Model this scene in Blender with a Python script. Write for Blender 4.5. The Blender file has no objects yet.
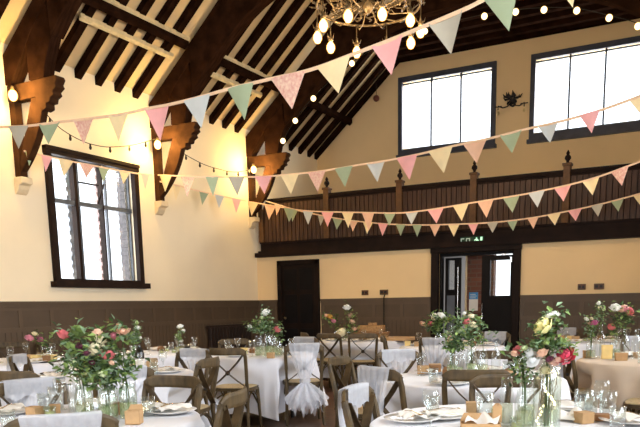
import bpy, math, random
from math import sin, cos, pi, radians, sqrt, atan2, hypot
from mathutils import Vector, Matrix
random.seed(7)
COL = bpy.context.scene.collection
LX, RX, CX = -8.16, 0.44, -3.86          # left wall, right wall, hall axis
FY, BY, UY = -3.2, 12.0, 14.49           # front wall, lower back wall, upper back wall
EZ, CZ = 4.45, 6.13                      # eaves, collar ceiling
SL = 0.848

# ------------------------------------------------------------ materials
MATS = {}
def mat(name, col, rough=0.6, var=0.12, scale=8.0, bump=0.0, metal=0.0, emit=None, estr=0.0, trans=0.0, stretch=None, spec=0.3, col2=None, sheen=0.0):
    if name in MATS: return MATS[name]
    m = bpy.data.materials.new(name); m.use_nodes = True
    nt = m.node_tree; N = nt.nodes; L = nt.links
    b = N['Principled BSDF']
    b.inputs['Roughness'].default_value = rough
    b.inputs['Metallic'].default_value = metal
    b.inputs['Specular IOR Level'].default_value = spec
    if sheen: b.inputs['Sheen Weight'].default_value = sheen
    tc = N.new('ShaderNodeTexCoord'); mp = N.new('ShaderNodeMapping')
    L.new(tc.outputs['Object'], mp.inputs['Vector'])
    if stretch: mp.inputs['Scale'].default_value = stretch
    nz = N.new('ShaderNodeTexNoise'); nz.inputs['Scale'].default_value = scale; nz.inputs['Detail'].default_value = 4
    L.new(mp.outputs['Vector'], nz.inputs['Vector'])
    cr = N.new('ShaderNodeValToRGB')
    c1 = tuple(max(0, c*(1-var)) for c in col); c2 = tuple(min(1, c*(1+var)) for c in col)
    if col2: c1, c2 = col, col2
    cr.color_ramp.elements[0].position = 0.35; cr.color_ramp.elements[1].position = 0.65
    cr.color_ramp.elements[0].color = (*c1, 1); cr.color_ramp.elements[1].color = (*c2, 1)
    L.new(nz.outputs['Fac'], cr.inputs['Fac']); L.new(cr.outputs['Color'], b.inputs['Base Color'])
    if bump:
        bp = N.new('ShaderNodeBump'); bp.inputs['Strength'].default_value = bump; bp.inputs['Distance'].default_value = 0.01
        L.new(nz.outputs['Fac'], bp.inputs['Height']); L.new(bp.outputs['Normal'], b.inputs['Normal'])
    if emit:
        b.inputs['Emission Color'].default_value = (*emit, 1); b.inputs['Emission Strength'].default_value = estr
    if trans:
        out = N['Material Output']; mx = N.new('ShaderNodeMixShader'); tr = N.new('ShaderNodeBsdfTransparent')
        mx.inputs['Fac'].default_value = trans
        L.new(b.outputs['BSDF'], mx.inputs[1]); L.new(tr.outputs['BSDF'], mx.inputs[2]); L.new(mx.outputs['Shader'], out.inputs['Surface'])
    MATS[name] = m
    return m
def glass(name, tint=(0.9, 0.96, 0.93), face=0.12, edge=0.75, rough=0.05):
    m = bpy.data.materials.new(name); m.use_nodes = True
    nt = m.node_tree; N = nt.nodes; L = nt.links; N.remove(N['Principled BSDF']); out = N['Material Output']
    tr = N.new('ShaderNodeBsdfTransparent'); tr.inputs['Color'].default_value = (*tint, 1)
    gl = N.new('ShaderNodeBsdfGlossy'); gl.inputs['Roughness'].default_value = rough; gl.inputs['Color'].default_value = (0.95, 0.97, 1, 1)
    lw = N.new('ShaderNodeLayerWeight'); lw.inputs['Blend'].default_value = 0.35
    mr = N.new('ShaderNodeMapRange'); mr.inputs['To Min'].default_value = face; mr.inputs['To Max'].default_value = edge
    nz = N.new('ShaderNodeTexNoise'); nz.inputs['Scale'].default_value = 12; bp = N.new('ShaderNodeBump'); bp.inputs['Strength'].default_value = 0.15
    mx = N.new('ShaderNodeMixShader')
    L.new(nz.outputs['Fac'], bp.inputs['Height']); L.new(bp.outputs['Normal'], gl.inputs['Normal'])
    L.new(lw.outputs['Facing'], mr.inputs['Value']); L.new(mr.outputs['Result'], mx.inputs['Fac'])
    L.new(tr.outputs['BSDF'], mx.inputs[1]); L.new(gl.outputs['BSDF'], mx.inputs[2]); L.new(mx.outputs['Shader'], out.inputs['Surface'])
    return m
M = {}
def S(r, g, b):                                # sRGB 0-255 -> linear
    return tuple((c/255/12.92 if c/255 <= 0.04045 else ((c/255+0.055)/1.055)**2.4) for c in (r, g, b))
M['plaster'] = mat('cream_plaster', S(242, 226, 196), 0.85, 0.025, 1.5, 0.05)
M['plaster_up'] = mat('tan_plaster', S(234, 204, 156), 0.85, 0.03, 1.2, 0.05)
M['ceil'] = mat('ceiling_plaster', S(216, 190, 146), 0.9, 0.06, 2.5, 0.05)
M['oak'] = mat('dark_stained_oak', S(42, 25, 15), 1.0, 0.35, 6, 0.2, spec=0.0, stretch=(1, 6, 1))
M['oak2'] = mat('dark_oak_rafter', S(34, 20, 13), 1.0, 0.35, 7, 0.1, spec=0.0)
M['oakwarm'] = mat('warm_brown_oak', S(60, 38, 22), 0.9, 0.3, 6, 0.2, spec=.05)
M['gal'] = mat('gallery_oak', S(66, 43, 30), 0.5, 0.35, 5, 0.1, stretch=(6, 1, 0.6))
M['gal2'] = mat('gallery_oak_dark', S(30, 18, 13), 0.65, 0.3, 5, 0.1, spec=.12)
M['post'] = mat('newel_oak', S(92, 62, 34), 0.5, 0.2, 9, 0.1)
M['stone'] = mat('painted_stone', S(226, 205, 168), 0.8, 0.06, 10, 0.2)
M['dado'] = mat('taupe_paint', S(90, 74, 58), 0.5, 0.06, 3, 0.03)
M['dado2'] = mat('taupe_paint_groove_shade', S(84, 69, 54), 0.55, 0.08, 3, 0.03)  # same taupe a touch darker: groove shadow put into the backing colour
M['winframe'] = mat('black_brown_frame', S(38, 25, 18), 0.65, 0.2, 8, 0.05, spec=.1)
M['winframe2'] = mat('slate_frame', S(62, 64, 76), 0.45, 0.15, 8, 0.05)
M['lead'] = mat('grey_lead_bar', S(88, 92, 98), 0.5, 0.2, 10)
M['quoin'] = mat('outside_stone', S(186, 192, 202), 0.9, 0.25, 14, 0.3)
M['quoin2'] = mat('outside_brick_edge', S(172, 150, 146), 0.9, 0.3, 14, 0.3)
M['quoin3'] = mat('outside_dark_stone', S(96, 92, 92), 0.9, 0.25, 14, 0.3)
M['creamboard'] = mat('worn_cream_board', S(214, 194, 150), 0.8, 0.12, 10, 0.3)
M['door'] = mat('door_dark_oak', S(27, 17, 12), 0.6, 0.25, 5, 0.1, spec=.12)
M['doorblack'] = mat('door_black_brown', S(18, 14, 13), 0.6, 0.2, 5, 0.1, spec=.12)
M['greyleaf'] = mat('grey_door_panel', S(92, 96, 104), 0.5, 0.12, 6)
M['chrome'] = mat('chrome', S(190, 192, 196), 0.2, 0.05, 6, metal=0.9)
M['iron'] = mat('black_iron', S(32, 26, 24), 0.5, 0.2, 20, 0.1)
M['bronze'] = mat('bronze_metal', S(116, 98, 70), 0.35, 0.3, 20, metal=0.6)
M['wood'] = mat('chair_oak', S(78, 63, 40), 0.5, 0.4, 7, 0.15, stretch=(3, 3, 1))
M['wood2'] = mat('chair_oak_dark', S(68, 53, 33), 0.5, 0.35, 7, 0.15, stretch=(3, 3, 1))
M['seat'] = mat('rattan_seat', S(196, 176, 138), 0.7, 0.15, 60, 0.3)
M['cloth'] = mat('white_linen', S(226, 226, 232), 0.9, 0.03, 3, 0.04, sheen=0.2)
M['clothshade'] = mat('shade_tinted_linen', S(208, 190, 170), 0.9, 0.04, 3, 0.04)  # white cloth standing in shadow, its shade put into the colour
M['tulle'] = mat('white_tulle', S(228, 231, 240), 0.9, 0.05, 30, trans=0.55)
M['tulle2'] = mat('white_tulle_tail', S(232, 235, 244), 0.9, 0.05, 30, trans=0.52)
M['porcelain'] = mat('white_porcelain', S(240, 238, 234), 0.2, 0.02, 5, spec=0.5)
M['napkin'] = mat('napkin_linen', S(238, 234, 228), 0.9, 0.05, 12, 0.1)
M['kraft'] = mat('kraft_card', S(186, 150, 108), 0.8, 0.08, 18)
M['kraft2'] = mat('brown_kraft_card', S(142, 104, 70), 0.8, 0.12, 18)
M['yellowbox'] = mat('yellow_card', S(236, 208, 140), 0.8, 0.08, 18)
M['cutlery'] = mat('gold_cutlery', S(190, 158, 96), 0.25, 0.08, 10, metal=0.8)
M['wicker'] = mat('wicker', S(156, 118, 76), 0.8, 0.35, 60, 0.5)
M['slate'] = mat('dark_tray', S(58, 50, 46), 0.5, 0.15, 9)
M['wine'] = mat('dark_bottle_glass', S(20, 22, 20), 0.12, 0.1, 4, spec=0.6)
M['label'] = mat('paper_label', S(214, 206, 196), 0.8, 0.08, 30)
M['plasticblk'] = mat('dark_plastic_switch', S(92, 60, 34), 0.4, 0.15, 20)
M['radiator'] = mat('brown_radiator', S(46, 34, 28), 0.45, 0.1, 6)
M['stem'] = mat('green_stem', S(72, 96, 48), 0.6, 0.25, 20)
M['leaf'] = mat('green_leaf', S(92, 116, 58), 0.55, 0.45, 14, col2=S(140, 164, 94))
M['leafd'] = mat('dark_leaf', S(60, 82, 44), 0.55, 0.4, 14)
M['leafe'] = mat('eucalyptus_leaf', S(122, 146, 112), 0.6, 0.25, 14)
M['wire'] = mat('dark_cable', S(40, 34, 24), 0.6, 0.1, 9)
M['cord'] = mat('ivory_tape', S(240, 205, 170), 0.8, 0.05, 20)
M['glass'] = glass('clear_glass', (0.95, 0.97, 0.96), 0.05, 0.42, 0.12)
M['glassg'] = glass('greenish_jar_glass', (0.86, 0.91, 0.85), 0.08, 0.5, 0.12)
M['pane'] = glass('window_glass', (0.98, 0.99, 1.0), 0.03, 0.3)
M['water'] = mat('stem_water', S(190, 200, 150), 0.2, 0.1, 8, trans=0.6)
M['bulb'] = mat('warm_bulb', (1, 0.75, 0.4), 0.3, 0.02, 5, emit=(1.0, 0.55, 0.16), estr=26)
M['bulbhot'] = mat('bright_warm_bulb', (1, 0.8, 0.5), 0.3, 0.02, 5, emit=(1.0, 0.62, 0.2), estr=60)
M['bulbstar'] = mat('festoon_bulb_glow', (1, 0.85, 0.6), 0.3, 0.02, 5, emit=(1.0, 0.78, 0.42), estr=22)
def bulb_mat(name, core, rim, s):  # orange rim paints the glow halo onto the bulb surface
    m = bpy.data.materials.new(name); m.use_nodes = True; nt = m.node_tree; N = nt.nodes; L = nt.links; N.remove(N['Principled BSDF'])
    em = N.new('ShaderNodeEmission'); lw = N.new('ShaderNodeLayerWeight'); lw.inputs['Blend'].default_value = .5
    cr = N.new('ShaderNodeValToRGB'); cr.color_ramp.elements[0].color = (*core, 1); cr.color_ramp.elements[1].color = (*rim, 1)
    cr.color_ramp.elements[0].position = .15; cr.color_ramp.elements[1].position = .62
    L.new(lw.outputs['Facing'], cr.inputs['Fac']); L.new(cr.outputs['Color'], em.inputs['Color']); em.inputs['Strength'].default_value = s
    L.new(em.outputs['Emission'], N['Material Output'].inputs['Surface']); return m
M['bulbhot'] = bulb_mat('bright_warm_bulb_glow', (1, .85, .45), (.30, .12, .012), 6)
M['bulbstar'] = bulb_mat('festoon_bulb_glow_core', (1, .92, .62), (.30, .17, .04), 5)
M['microled'] = mat('micro_led_glow', (1, 0.9, 0.6), 0.3, 0.02, 5, emit=(1.0, 0.85, 0.5), estr=4)
M['sleeve'] = mat('candle_sleeve', S(214, 186, 130), 0.5, 0.1, 9)
M['rope'] = mat('brown_rope', S(112, 62, 48), 0.8, 0.3, 30, 0.3)
FL = dict(coral=(206, 106, 108), cream=(240, 228, 190), peach=(232, 188, 160), pink=(214, 132, 148), plum=(92, 40, 58), greenw=(206, 218, 170),
          green=(112, 136, 70), white=(250, 249, 240), magenta=(190, 90, 136), yellow=(226, 180, 84), dusty=(206, 164, 146), crimson=(208, 66, 92),
          lemon=(240, 232, 160), gyp=(222, 226, 226))
for k, c in FL.items(): M['f_'+k] = mat('petal_'+k, S(*c), 0.7, 0.1, 18, sheen=0.1)
FLAG = dict(p=('pink', (246, 180, 178), None), c=('cream', (246, 224, 176), None), s=('sage green', (164, 178, 146), None), b=('pale blue', (206, 210, 208), None),
            g=('grey', (186, 180, 164), None), f=('pink floral', (240, 208, 186), (222, 164, 150)), o=('peach', (236, 192, 162), None))
for k, (n, c, c2) in FLAG.items():
    M['flag_'+k] = mat('flag_'+n.replace(' ', '_'), S(*c), 0.9, 0.05, 9 if not c2 else 45, col2=S(*c2) if c2 else None, emit=None)

# floor: boards
def floor_mat():
    m = bpy.data.materials.new('brown_floor_boards'); m.use_nodes = True; nt = m.node_tree; N = nt.nodes; L = nt.links; b = N['Principled BSDF']
    tc = N.new('ShaderNodeTexCoord'); br = N.new('ShaderNodeTexBrick'); br.inputs['Scale'].default_value = 1.0
    br.inputs['Brick Width'].default_value = 1.8; br.inputs['Row Height'].default_value = 0.12; br.inputs['Mortar Size'].default_value = 0.004
    br.inputs['Color1'].default_value = (*S(120, 90, 70), 1); br.inputs['Color2'].default_value = (*S(100, 74, 56), 1); br.inputs['Mortar'].default_value = (*S(30, 20, 15), 1)
    L.new(tc.outputs['Object'], br.inputs['Vector']); nz = N.new('ShaderNodeTexNoise'); nz.inputs['Scale'].default_value = 3
    mx = N.new('ShaderNodeMixRGB'); mx.blend_type = 'MULTIPLY'; mx.inputs['Fac'].default_value = 0.4
    L.new(br.outputs['Color'], mx.inputs['Color1']); L.new(nz.outputs['Color'], mx.inputs['Color2']); L.new(mx.outputs['Color'], b.inputs['Base Color'])
    b.inputs['Roughness'].default_value = 0.4; return m
def brick_mat():
    m = bpy.data.materials.new('red_brick'); m.use_nodes = True; nt = m.node_tree; N = nt.nodes; L = nt.links; b = N['Principled BSDF']
    tc = N.new('ShaderNodeTexCoord'); mp = N.new('ShaderNodeMapping'); mp.inputs['Rotation'].default_value = (radians(90), 0, 0)
    br = N.new('ShaderNodeTexBrick'); br.inputs['Scale'].default_value = 1.0
    br.inputs['Brick Width'].default_value = 0.22; br.inputs['Row Height'].default_value = 0.075; br.inputs['Mortar Size'].default_value = 0.008
    br.inputs['Color1'].default_value = (*S(122, 78, 62), 1); br.inputs['Color2'].default_value = (*S(96, 58, 48), 1); br.inputs['Mortar'].default_value = (*S(110, 92, 80), 1)
    L.new(tc.outputs['Object'], mp.inputs['Vector']); L.new(mp.outputs['Vector'], br.inputs['Vector']); L.new(br.outputs['Color'], b.inputs['Base Color'])
    b.inputs['Roughness'].default_value = 0.9; return m
M['floor'] = floor_mat(); M['brick'] = brick_mat()

# ------------------------------------------------------------ mesh builder
class MB:
    def __init__(s): s.v = []; s.f = []
    def add(s, vs, fs):
        o = len(s.v); s.v += [tuple(v) for v in vs]; s.f += [tuple(i+o for i in f) for f in fs]; return s
    def box(s, x0, x1, y0, y1, z0, z1):
        vs = [(x0,y0,z0),(x1,y0,z0),(x1,y1,z0),(x0,y1,z0),(x0,y0,z1),(x1,y0,z1),(x1,y1,z1),(x0,y1,z1)]
        return s.add(vs, [(0,3,2,1),(4,5,6,7),(0,1,5,4),(1,2,6,5),(2,3,7,6),(3,0,4,7)])
    def prism(s, pts, a0, a1, axis='y'):          # polygon in (p,q) extruded along axis
        n = len(pts)
        def P(p, q, a): return {'y': (p, a, q), 'x': (a, p, q), 'z': (p, q, a)}[axis]
        vs = [P(p, q, a0) for p, q in pts] + [P(p, q, a1) for p, q in pts]
        fs = [tuple(range(n)), tuple(range(2*n-1, n-1, -1))] + [(i, i+n, (i+1) % n+n, (i+1) % n) for i in range(n)]
        return s.add(vs, fs)
    def tube(s, path, r, n=8, sq=None, up=(0, 0, 1), cap=True):
        P = [Vector(p) for p in path]; m = len(P); R = r if isinstance(r, (list, tuple)) else [r]*m
        vs = []; U = Vector(up)
        for i, p in enumerate(P):
            t = (P[min(i+1, m-1)]-P[max(i-1, 0)]).normalized()
            a = U.cross(t)
            if a.length < 1e-4: a = Vector((1, 0, 0)).cross(t)
            if a.length < 1e-4: a = Vector((0, 1, 0)).cross(t)
            a.normalize(); b = t.cross(a)
            if sq:                                    # rectangular section (half sizes)
                w, h = (sq[i] if isinstance(sq, list) else sq)
                for k, (ca, cb) in enumerate(((-1,-.6),(-.6,-1),(.6,-1),(1,-.6),(1,.6),(.6,1),(-.6,1),(-1,.6))):
                    vs.append(p+a*w*ca+b*h*cb)
            else:
                for k in range(n): vs.append(p+a*R[i]*cos(2*pi*k/n)+b*R[i]*sin(2*pi*k/n))
        if sq: n = 8
        fs = [(i*n+k, i*n+(k+1) % n, (i+1)*n+(k+1) % n, (i+1)*n+k) for i in range(m-1) for k in range(n)]
        if cap: fs += [tuple(range(n-1, -1, -1)), tuple(range((m-1)*n, m*n))]
        return s.add(vs, fs)
    def lathe(s, prof, c=(0, 0, 0), n=16, cap0=True, cap1=False):
        vs = []
        for r, z in prof:
            for k in range(n): vs.append((c[0]+r*cos(2*pi*k/n), c[1]+r*sin(2*pi*k/n), c[2]+z))
        m = len(prof)
        fs = [(i*n+k, i*n+(k+1) % n, (i+1)*n+(k+1) % n, (i+1)*n+k) for i in range(m-1) for k in range(n)]
        if cap0: fs.append(tuple(range(n-1, -1, -1)))
        if cap1: fs.append(tuple(range((m-1)*n, m*n)))
        return s.add(vs, fs)
    def ball(s, c, r, n=10, m=6, sz=1.0):
        return s.lathe([(max(1e-4, r*sin(pi*i/m)), -r*sz*cos(pi*i/m)) for i in range(m+1)], c, n)
    def grid(s, fn, nu, nv):
        vs = [fn(i/nu, j/nv) for j in range(nv+1) for i in range(nu+1)]
        fs = [(j*(nu+1)+i, j*(nu+1)+i+1, (j+1)*(nu+1)+i+1, (j+1)*(nu+1)+i) for j in range(nv) for i in range(nu)]
        return s.add(vs, fs)
    def xf(s, mtx):
        s.v = [tuple(mtx @ Vector(v)) for v in s.v]; return s
    def data(s, name, m, smooth=False):
        me = bpy.data.meshes.new(name); me.from_pydata(s.v, [], s.f); me.materials.append(m); me.validate(); me.update()
        if smooth:
            for p in me.polygons: p.use_smooth = True
        return me
    def build(s, name, m, parent=None, smooth=False, bevel=0.0):
        me = s.data(name, m, smooth)
        o = bpy.data.objects.new(name, me); COL.objects.link(o)
        if parent is not None: o.parent = parent
        if bevel:
            b = o.modifiers.new('b', 'BEVEL'); b.width = bevel; b.segments = 2; b.limit_method = 'ANGLE'
        return o
def tag(o, label, cat, group=None, kind=None):
    o['label'] = label; o['category'] = cat
    if group: o['group'] = group
    if kind: o['kind'] = kind
    return o
def struct(o):
    o['kind'] = 'structure'; return o
def empty(name, loc=(0, 0, 0), rz=0.0):
    o = bpy.data.objects.new(name, None); COL.objects.link(o); o.location = loc; o.rotation_euler = (0, 0, rz); o.empty_display_size = 0.1; return o
def obj(name, me, parent=None, loc=(0, 0, 0), rz=0.0):
    o = bpy.data.objects.new(name, me); COL.objects.link(o); o.parent = parent; o.location = loc; o.rotation_euler = (0, 0, rz); return o
def copy_tree(o, parent=None):
    c = o.copy(); COL.objects.link(c)
    if parent is not None: c.parent = parent
    for ch in [x for x in o.children]: copy_tree(ch, c)
    return c

# ------------------------------------------------------------ camera
cam = bpy.data.cameras.new('camera'); co = bpy.data.objects.new('camera', cam); COL.objects.link(co)
F, PX0, PY0 = 714.825, 336.097, 430.694
cam.sensor_width = 36; cam.lens = F/640*36; cam.shift_x = -(PX0-320)/640; cam.shift_y = (PY0-213.5)/640
yaw, pitch, roll = 0.493372684, -0.175097089, -0.0156594264
fw = Vector((-sin(yaw)*cos(pitch), cos(yaw)*cos(pitch), sin(pitch))); r = Vector((cos(yaw), sin(yaw), 0)); u = r.cross(fw)
r2 = cos(roll)*r+sin(roll)*u; u2 = -sin(roll)*r+cos(roll)*u
co.matrix_world = Matrix(((r2.x, u2.x, -fw.x, 0), (r2.y, u2.y, -fw.y, 0), (r2.z, u2.z, -fw.z, 1.30), (0, 0, 0, 1)))
cam.clip_start = 0.05
bpy.context.scene.camera = co

# ------------------------------------------------------------ room shell
struct(MB().box(LX-.3, RX+.3, FY-.3, UY+.3, -.1, 0).build('floor', M['floor']))
def wall_with_holes(name, m, axis, a0, a1, z0, z1, off0, off1, holes):
    """wall spanning a0..a1 along its axis, thickness off0..off1, holes = [(a,b,z,z)]"""
    mb = MB(); xs = sorted({a0, a1, *[h[0] for h in holes], *[h[1] for h in holes]}); zs = sorted({z0, z1, *[h[2] for h in holes], *[h[3] for h in holes]})
    for i in range(len(xs)-1):
        for j in range(len(zs)-1):
            cx, cz = (xs[i]+xs[i+1])/2, (zs[j]+zs[j+1])/2
            if any(h[0] < cx < h[1] and h[2] < cz < h[3] for h in holes): continue
            if axis == 'y': mb.box(off0, off1, xs[i], xs[i+1], zs[j], zs[j+1])
            else: mb.box(xs[i], xs[i+1], off0, off1, zs[j], zs[j+1])
    return struct(mb.build(name, m))
WL = (7.1, 8.69, 1.69, 3.37)
wall_with_holes('wall_left', M['plaster'], 'y', FY-.3, UY+.3, 0, EZ+.2, LX-.3, LX, [WL])
RW = [(-1.6, .3, 1.3, 3.3), (1.6, 3.4, 1.3, 3.3), (4.2, 6.0, 1.3, 3.3), (6.9, 8.7, 1.3, 3.3)]
wall_with_holes('wall_right', M['plaster'], 'y', FY-.3, UY+.3, 0, EZ+.2, RX, RX+.3, RW)
FW = [(-6.6, -4.8, 1.2, 3.4), (-2.9, -1.1, 1.2, 3.4)]
wall_with_holes('wall_front', M['plaster'], 'x', LX, RX, 0, 6.5, FY-.3, FY, FW)
DO = (-4.38, -3.09, 0.0, 2.13)
wall_with_holes('wall_back', M['plaster_up'], 'x', LX, RX, 0, 2.30, BY, BY+.16, [DO])
W1 = (-6.11, -4.25, 4.42, 5.74); W2 = (-3.41, -1.55, 4.42, 5.74)
wall_with_holes('wall_back_upper', M['plaster_up'], 'x', LX, RX, 2.3, 6.5, UY, UY+.3, [W1, W2])
struct(MB().box(LX, RX, BY+.16, UY, 2.28, 2.40).build('floor_gallery', M['gal2']))
# vestibule behind the double doors
struct(MB().box(-4.72, -4.6, BY+.16, UY, 0, 2.28).box(-2.9, -2.78, BY+.16, UY, 0, 2.28).build('wall_vestibule', M['dado']))
# ceiling: two slopes and the flat collar level, plaster above the rafters
dz = .11
mb = MB()
prof = [(LX-.3, EZ-.3*SL+dz+.012), (LX+(CZ-EZ)/SL, CZ+dz+.012), (2*CX-LX-(CZ-EZ)/SL, CZ+dz+.012), (RX+.3, EZ-.3*SL+dz+.012)]
mb.prism(prof+[(x, z+.12) for x, z in reversed(prof)], FY-.3, UY+.3)
struct(mb.build('ceiling', M['ceil']))

# wainscot: panelled dado on left and back walls
def wainscot(name, axis, spans, face, sgn, ztop=1.40):
    t = struct(empty(name)); dk = MB(); rl = MB(); gr = MB()
    def B(mb, a0, a1, d0, d1, z0, z1):
        p, q = sorted((face+sgn*d0, face+sgn*d1))
        if axis == 'y': mb.box(p, q, a0, a1, z0, z1)
        else: mb.box(a0, a1, p, q, z0, z1)
    for a0, a1 in spans:
        B(dk, a0, a1, 0, .02, 0, ztop-.03)
        B(rl, a0, a1, 0, .06, ztop-.035, ztop); B(rl, a0, a1, 0, .045, ztop-.07, ztop-.035)
        B(rl, a0, a1, 0, .035, 1.00, 1.06); B(rl, a0, a1, 0, .04, 0, .18); B(rl, a0, a1, 0, .03, ztop-.12, ztop-.07)
        n = max(1, round((a1-a0)/.50)); w = (a1-a0)/n
        for i in range(n+1):
            c = min(max(a0+i*w, a0+.03), a1-.03); B(rl, c-.03, c+.03, .0, .03, 1.06, ztop-.12)
        x = a0+.03
        while x < a1-.02:
            B(gr, x, x+.068, .02, .026, .18, 1.0); x += .085
    dk.build('backing', M['dado2'], t); rl.build('rail', M['dado'], t); gr.build('boarding', M['dado'], t)
    return t
wainscot('trim_1', 'y', [(FY, BY)], LX, 1)
wainscot('trim_2', 'x', [(LX+.03, -7.70), (-6.72, -4.52), (-2.96, RX)], BY, -1)

# radiator on the left wall near the back corner
t = tag(empty('radiator', (LX+.06, 10.9, 0)), 'dark brown radiator low on the left wall beside the plain dark door', 'radiator')
mb = MB()
for i in range(14): mb.box(0, .08, -.62+i*.09, -.62+i*.09+.07, .15, .93)
mb.build('fins', M['radiator'], t, bevel=.01)
for z0_, z1_ in ((.9, .96), (.12, .16)): MB().box(.01, .07, -.66, .66, z0_, z1_).build('header_pipe', M['radiator'], t)
for y_ in (-.5, .5): MB().box(.02, .06, y_-.02, y_+.02, 0, .13).build('foot', M['radiator'], t)
MB().tube([(.03, .68, .05), (.03, .68, .2), (.03, .62, .2)], .014).build('valve', M['chrome'], t)

# ------------------------------------------------------------ windows
def window_left():
    t = struct(empty('window_1')); y0, y1, z0, z1 = 7.03, 8.76, 1.62, 3.44; x = LX
    fr = MB().box(x-.02, x+.06, y0, WL[0]+.02, z0, z1).box(x-.02, x+.06, WL[1]-.02, y1, z0, z1).box(x-.02, x+.07, y0-.01, y1+.01, WL[3]-.02, z1)
    fr.box(x-.02, x+.09, y0-.01, y1+.01, z1-.035, z1+.01)
    fr.build('window_frame', M['winframe'], t)
    MB().box(x-.02, x+.11, y0-.05, y1+.07, z0-.03, z0+.05).box(x-.02, x+.05, y0, y1, z0+.03, z0+.09).build('window_sill', M['winframe'], t)
    w = (WL[1]-WL[0])/3
    for mc, hw in ((7.60, .026), (8.10, .012)): MB().box(x-.14, x-.05, mc-hw, mc+hw, WL[2], WL[3]).build('mullion', M['winframe'], t)
    MB().box(x-.14, x-.06, WL[0], WL[1], 2.74, 2.80).build('transom', M['lead'], t)
    ca = MB()
    for k in range(3):
        a, b = WL[0]+k*w+.03*(k > 0), WL[0]+(k+1)*w-.03*(k < 2)
        for (p, q, r_, s_) in ((a, a+.025, WL[2], WL[3]), (b-.025, b, WL[2], WL[3]), (a, b, WL[2], WL[2]+.025), (a, b, WL[3]-.03, WL[3])): ca.box(x-.12, x-.08, p, q, r_, s_)
    ca.build('casement', M['lead'], t)
    MB().box(x-.105, x-.10, WL[0], WL[1], WL[2], WL[3]).build('pane', M['pane'], t)
    # opened top light hopper in the middle bay with its stay
    MB().box(x-.09, x-.06, WL[0]+w+.05, WL[0]+2*w-.12, 3.06, 3.08).tube([(x-.08, WL[0]+2*w-.14, 2.8), (x-.02, WL[0]+2*w-.05, 3.1)], .012).build('stay', M['winframe'], t)
    # toothed stone reveals outside each light
    for k, mm in ((0, 'quoin'), (1, 'quoin2'), (2, 'quoin3')):
        q = MB(); b = WL[0]+(k+1)*w
        for i in range(28):
            z = WL[2]+i*.06; e = .022*(i % 2)
            if k < 2: q.box(x-.285, x-.235, b+(-.02 if k == 0 else .02)-e, b+(.14 if k == 0 else .09), z, z+.059)
            else: q.box(x-.29, x-.13, b-.045-e*.6, b-.002, z, z+.059)
        q.build('stone_reveal', M[mm], t)
window_left()
def window_up(n, W, face):
    t = struct(empty('window_%d' % n)); x0, x1, z0, z1 = W
    fr = MB()
    fr.box(x0-.09, x0, face-.05, face+.02, z0-.1, z1+.1).box(x1, x1+.09, face-.05, face+.02, z0-.1, z1+.1).box(x0, x1, face-.05, face+.02, z1, z1+.1)
    fr.build('window_frame', M['winframe2'], t)
    MB().box(x0-.12, x1+.12, face-.09, face+.02, z0-.16, z0-.09).box(x0, x1, face-.05, face+.02, z0-.1, z0).build('window_sill', M['winframe2'], t)
    w = (x1-x0)/3
    for k in (1, 2): MB().box(x0+k*w-.016, x0+k*w+.016, face-.01, face+.04, z0, z1).build('mullion', M['winframe2'], t)
    MB().box(x0, x1, face-.01, face+.03, z1-.05, z1-.02).box(x0, x1, face-.01, face+.03, z0, z0+.03).build('casement', M['lead'], t)
    MB().box(x0, x1, face+.012, face+.018, z0, z1).build('pane', M['pane'], t)
window_up(2, W1, UY); window_up(3, W2, UY)
def window_side(n, a, axis, face, sgn):
    t = struct(empty('window_%d' % n)); p, q, z0, z1 = a
    def B(mb, a0, a1, d0, d1, z0_, z1_):
        lo, hi = sorted((face+sgn*d0, face+sgn*d1))
        if axis == 'y': mb.box(lo, hi, a0, a1, z0_, z1_)
        else: mb.box(a0, a1, lo, hi, z0_, z1_)
        return mb
    fr = MB()
    for s in ((p-.07, p, z0-.07, z1+.07), (q, q+.07, z0-.07, z1+.07), (p, q, z1, z1+.07), (p-.05, q+.05, z0-.08, z0)): B(fr, s[0], s[1], -.06, .02, s[2], s[3])
    fr.build('window_frame', M['winframe'], t); mm = MB(); w = (q-p)/3
    for k in (1, 2): B(mm, p+k*w-.03, p+k*w+.03, .06, .14, z0, z1)
    B(mm, p, q, .06, .12, 2.55, 2.6); mm.build('mullion', M['winframe'], t)
    g = MB(); B(g, p, q, .1, .105, z0, z1); g.build('pane', M['pane'], t)
for i, a in enumerate(RW): window_side(4+i, a, 'y', RX, 1)
for i, a in enumerate(FW): window_side(8+i, a, 'x', FY, -1)

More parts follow.
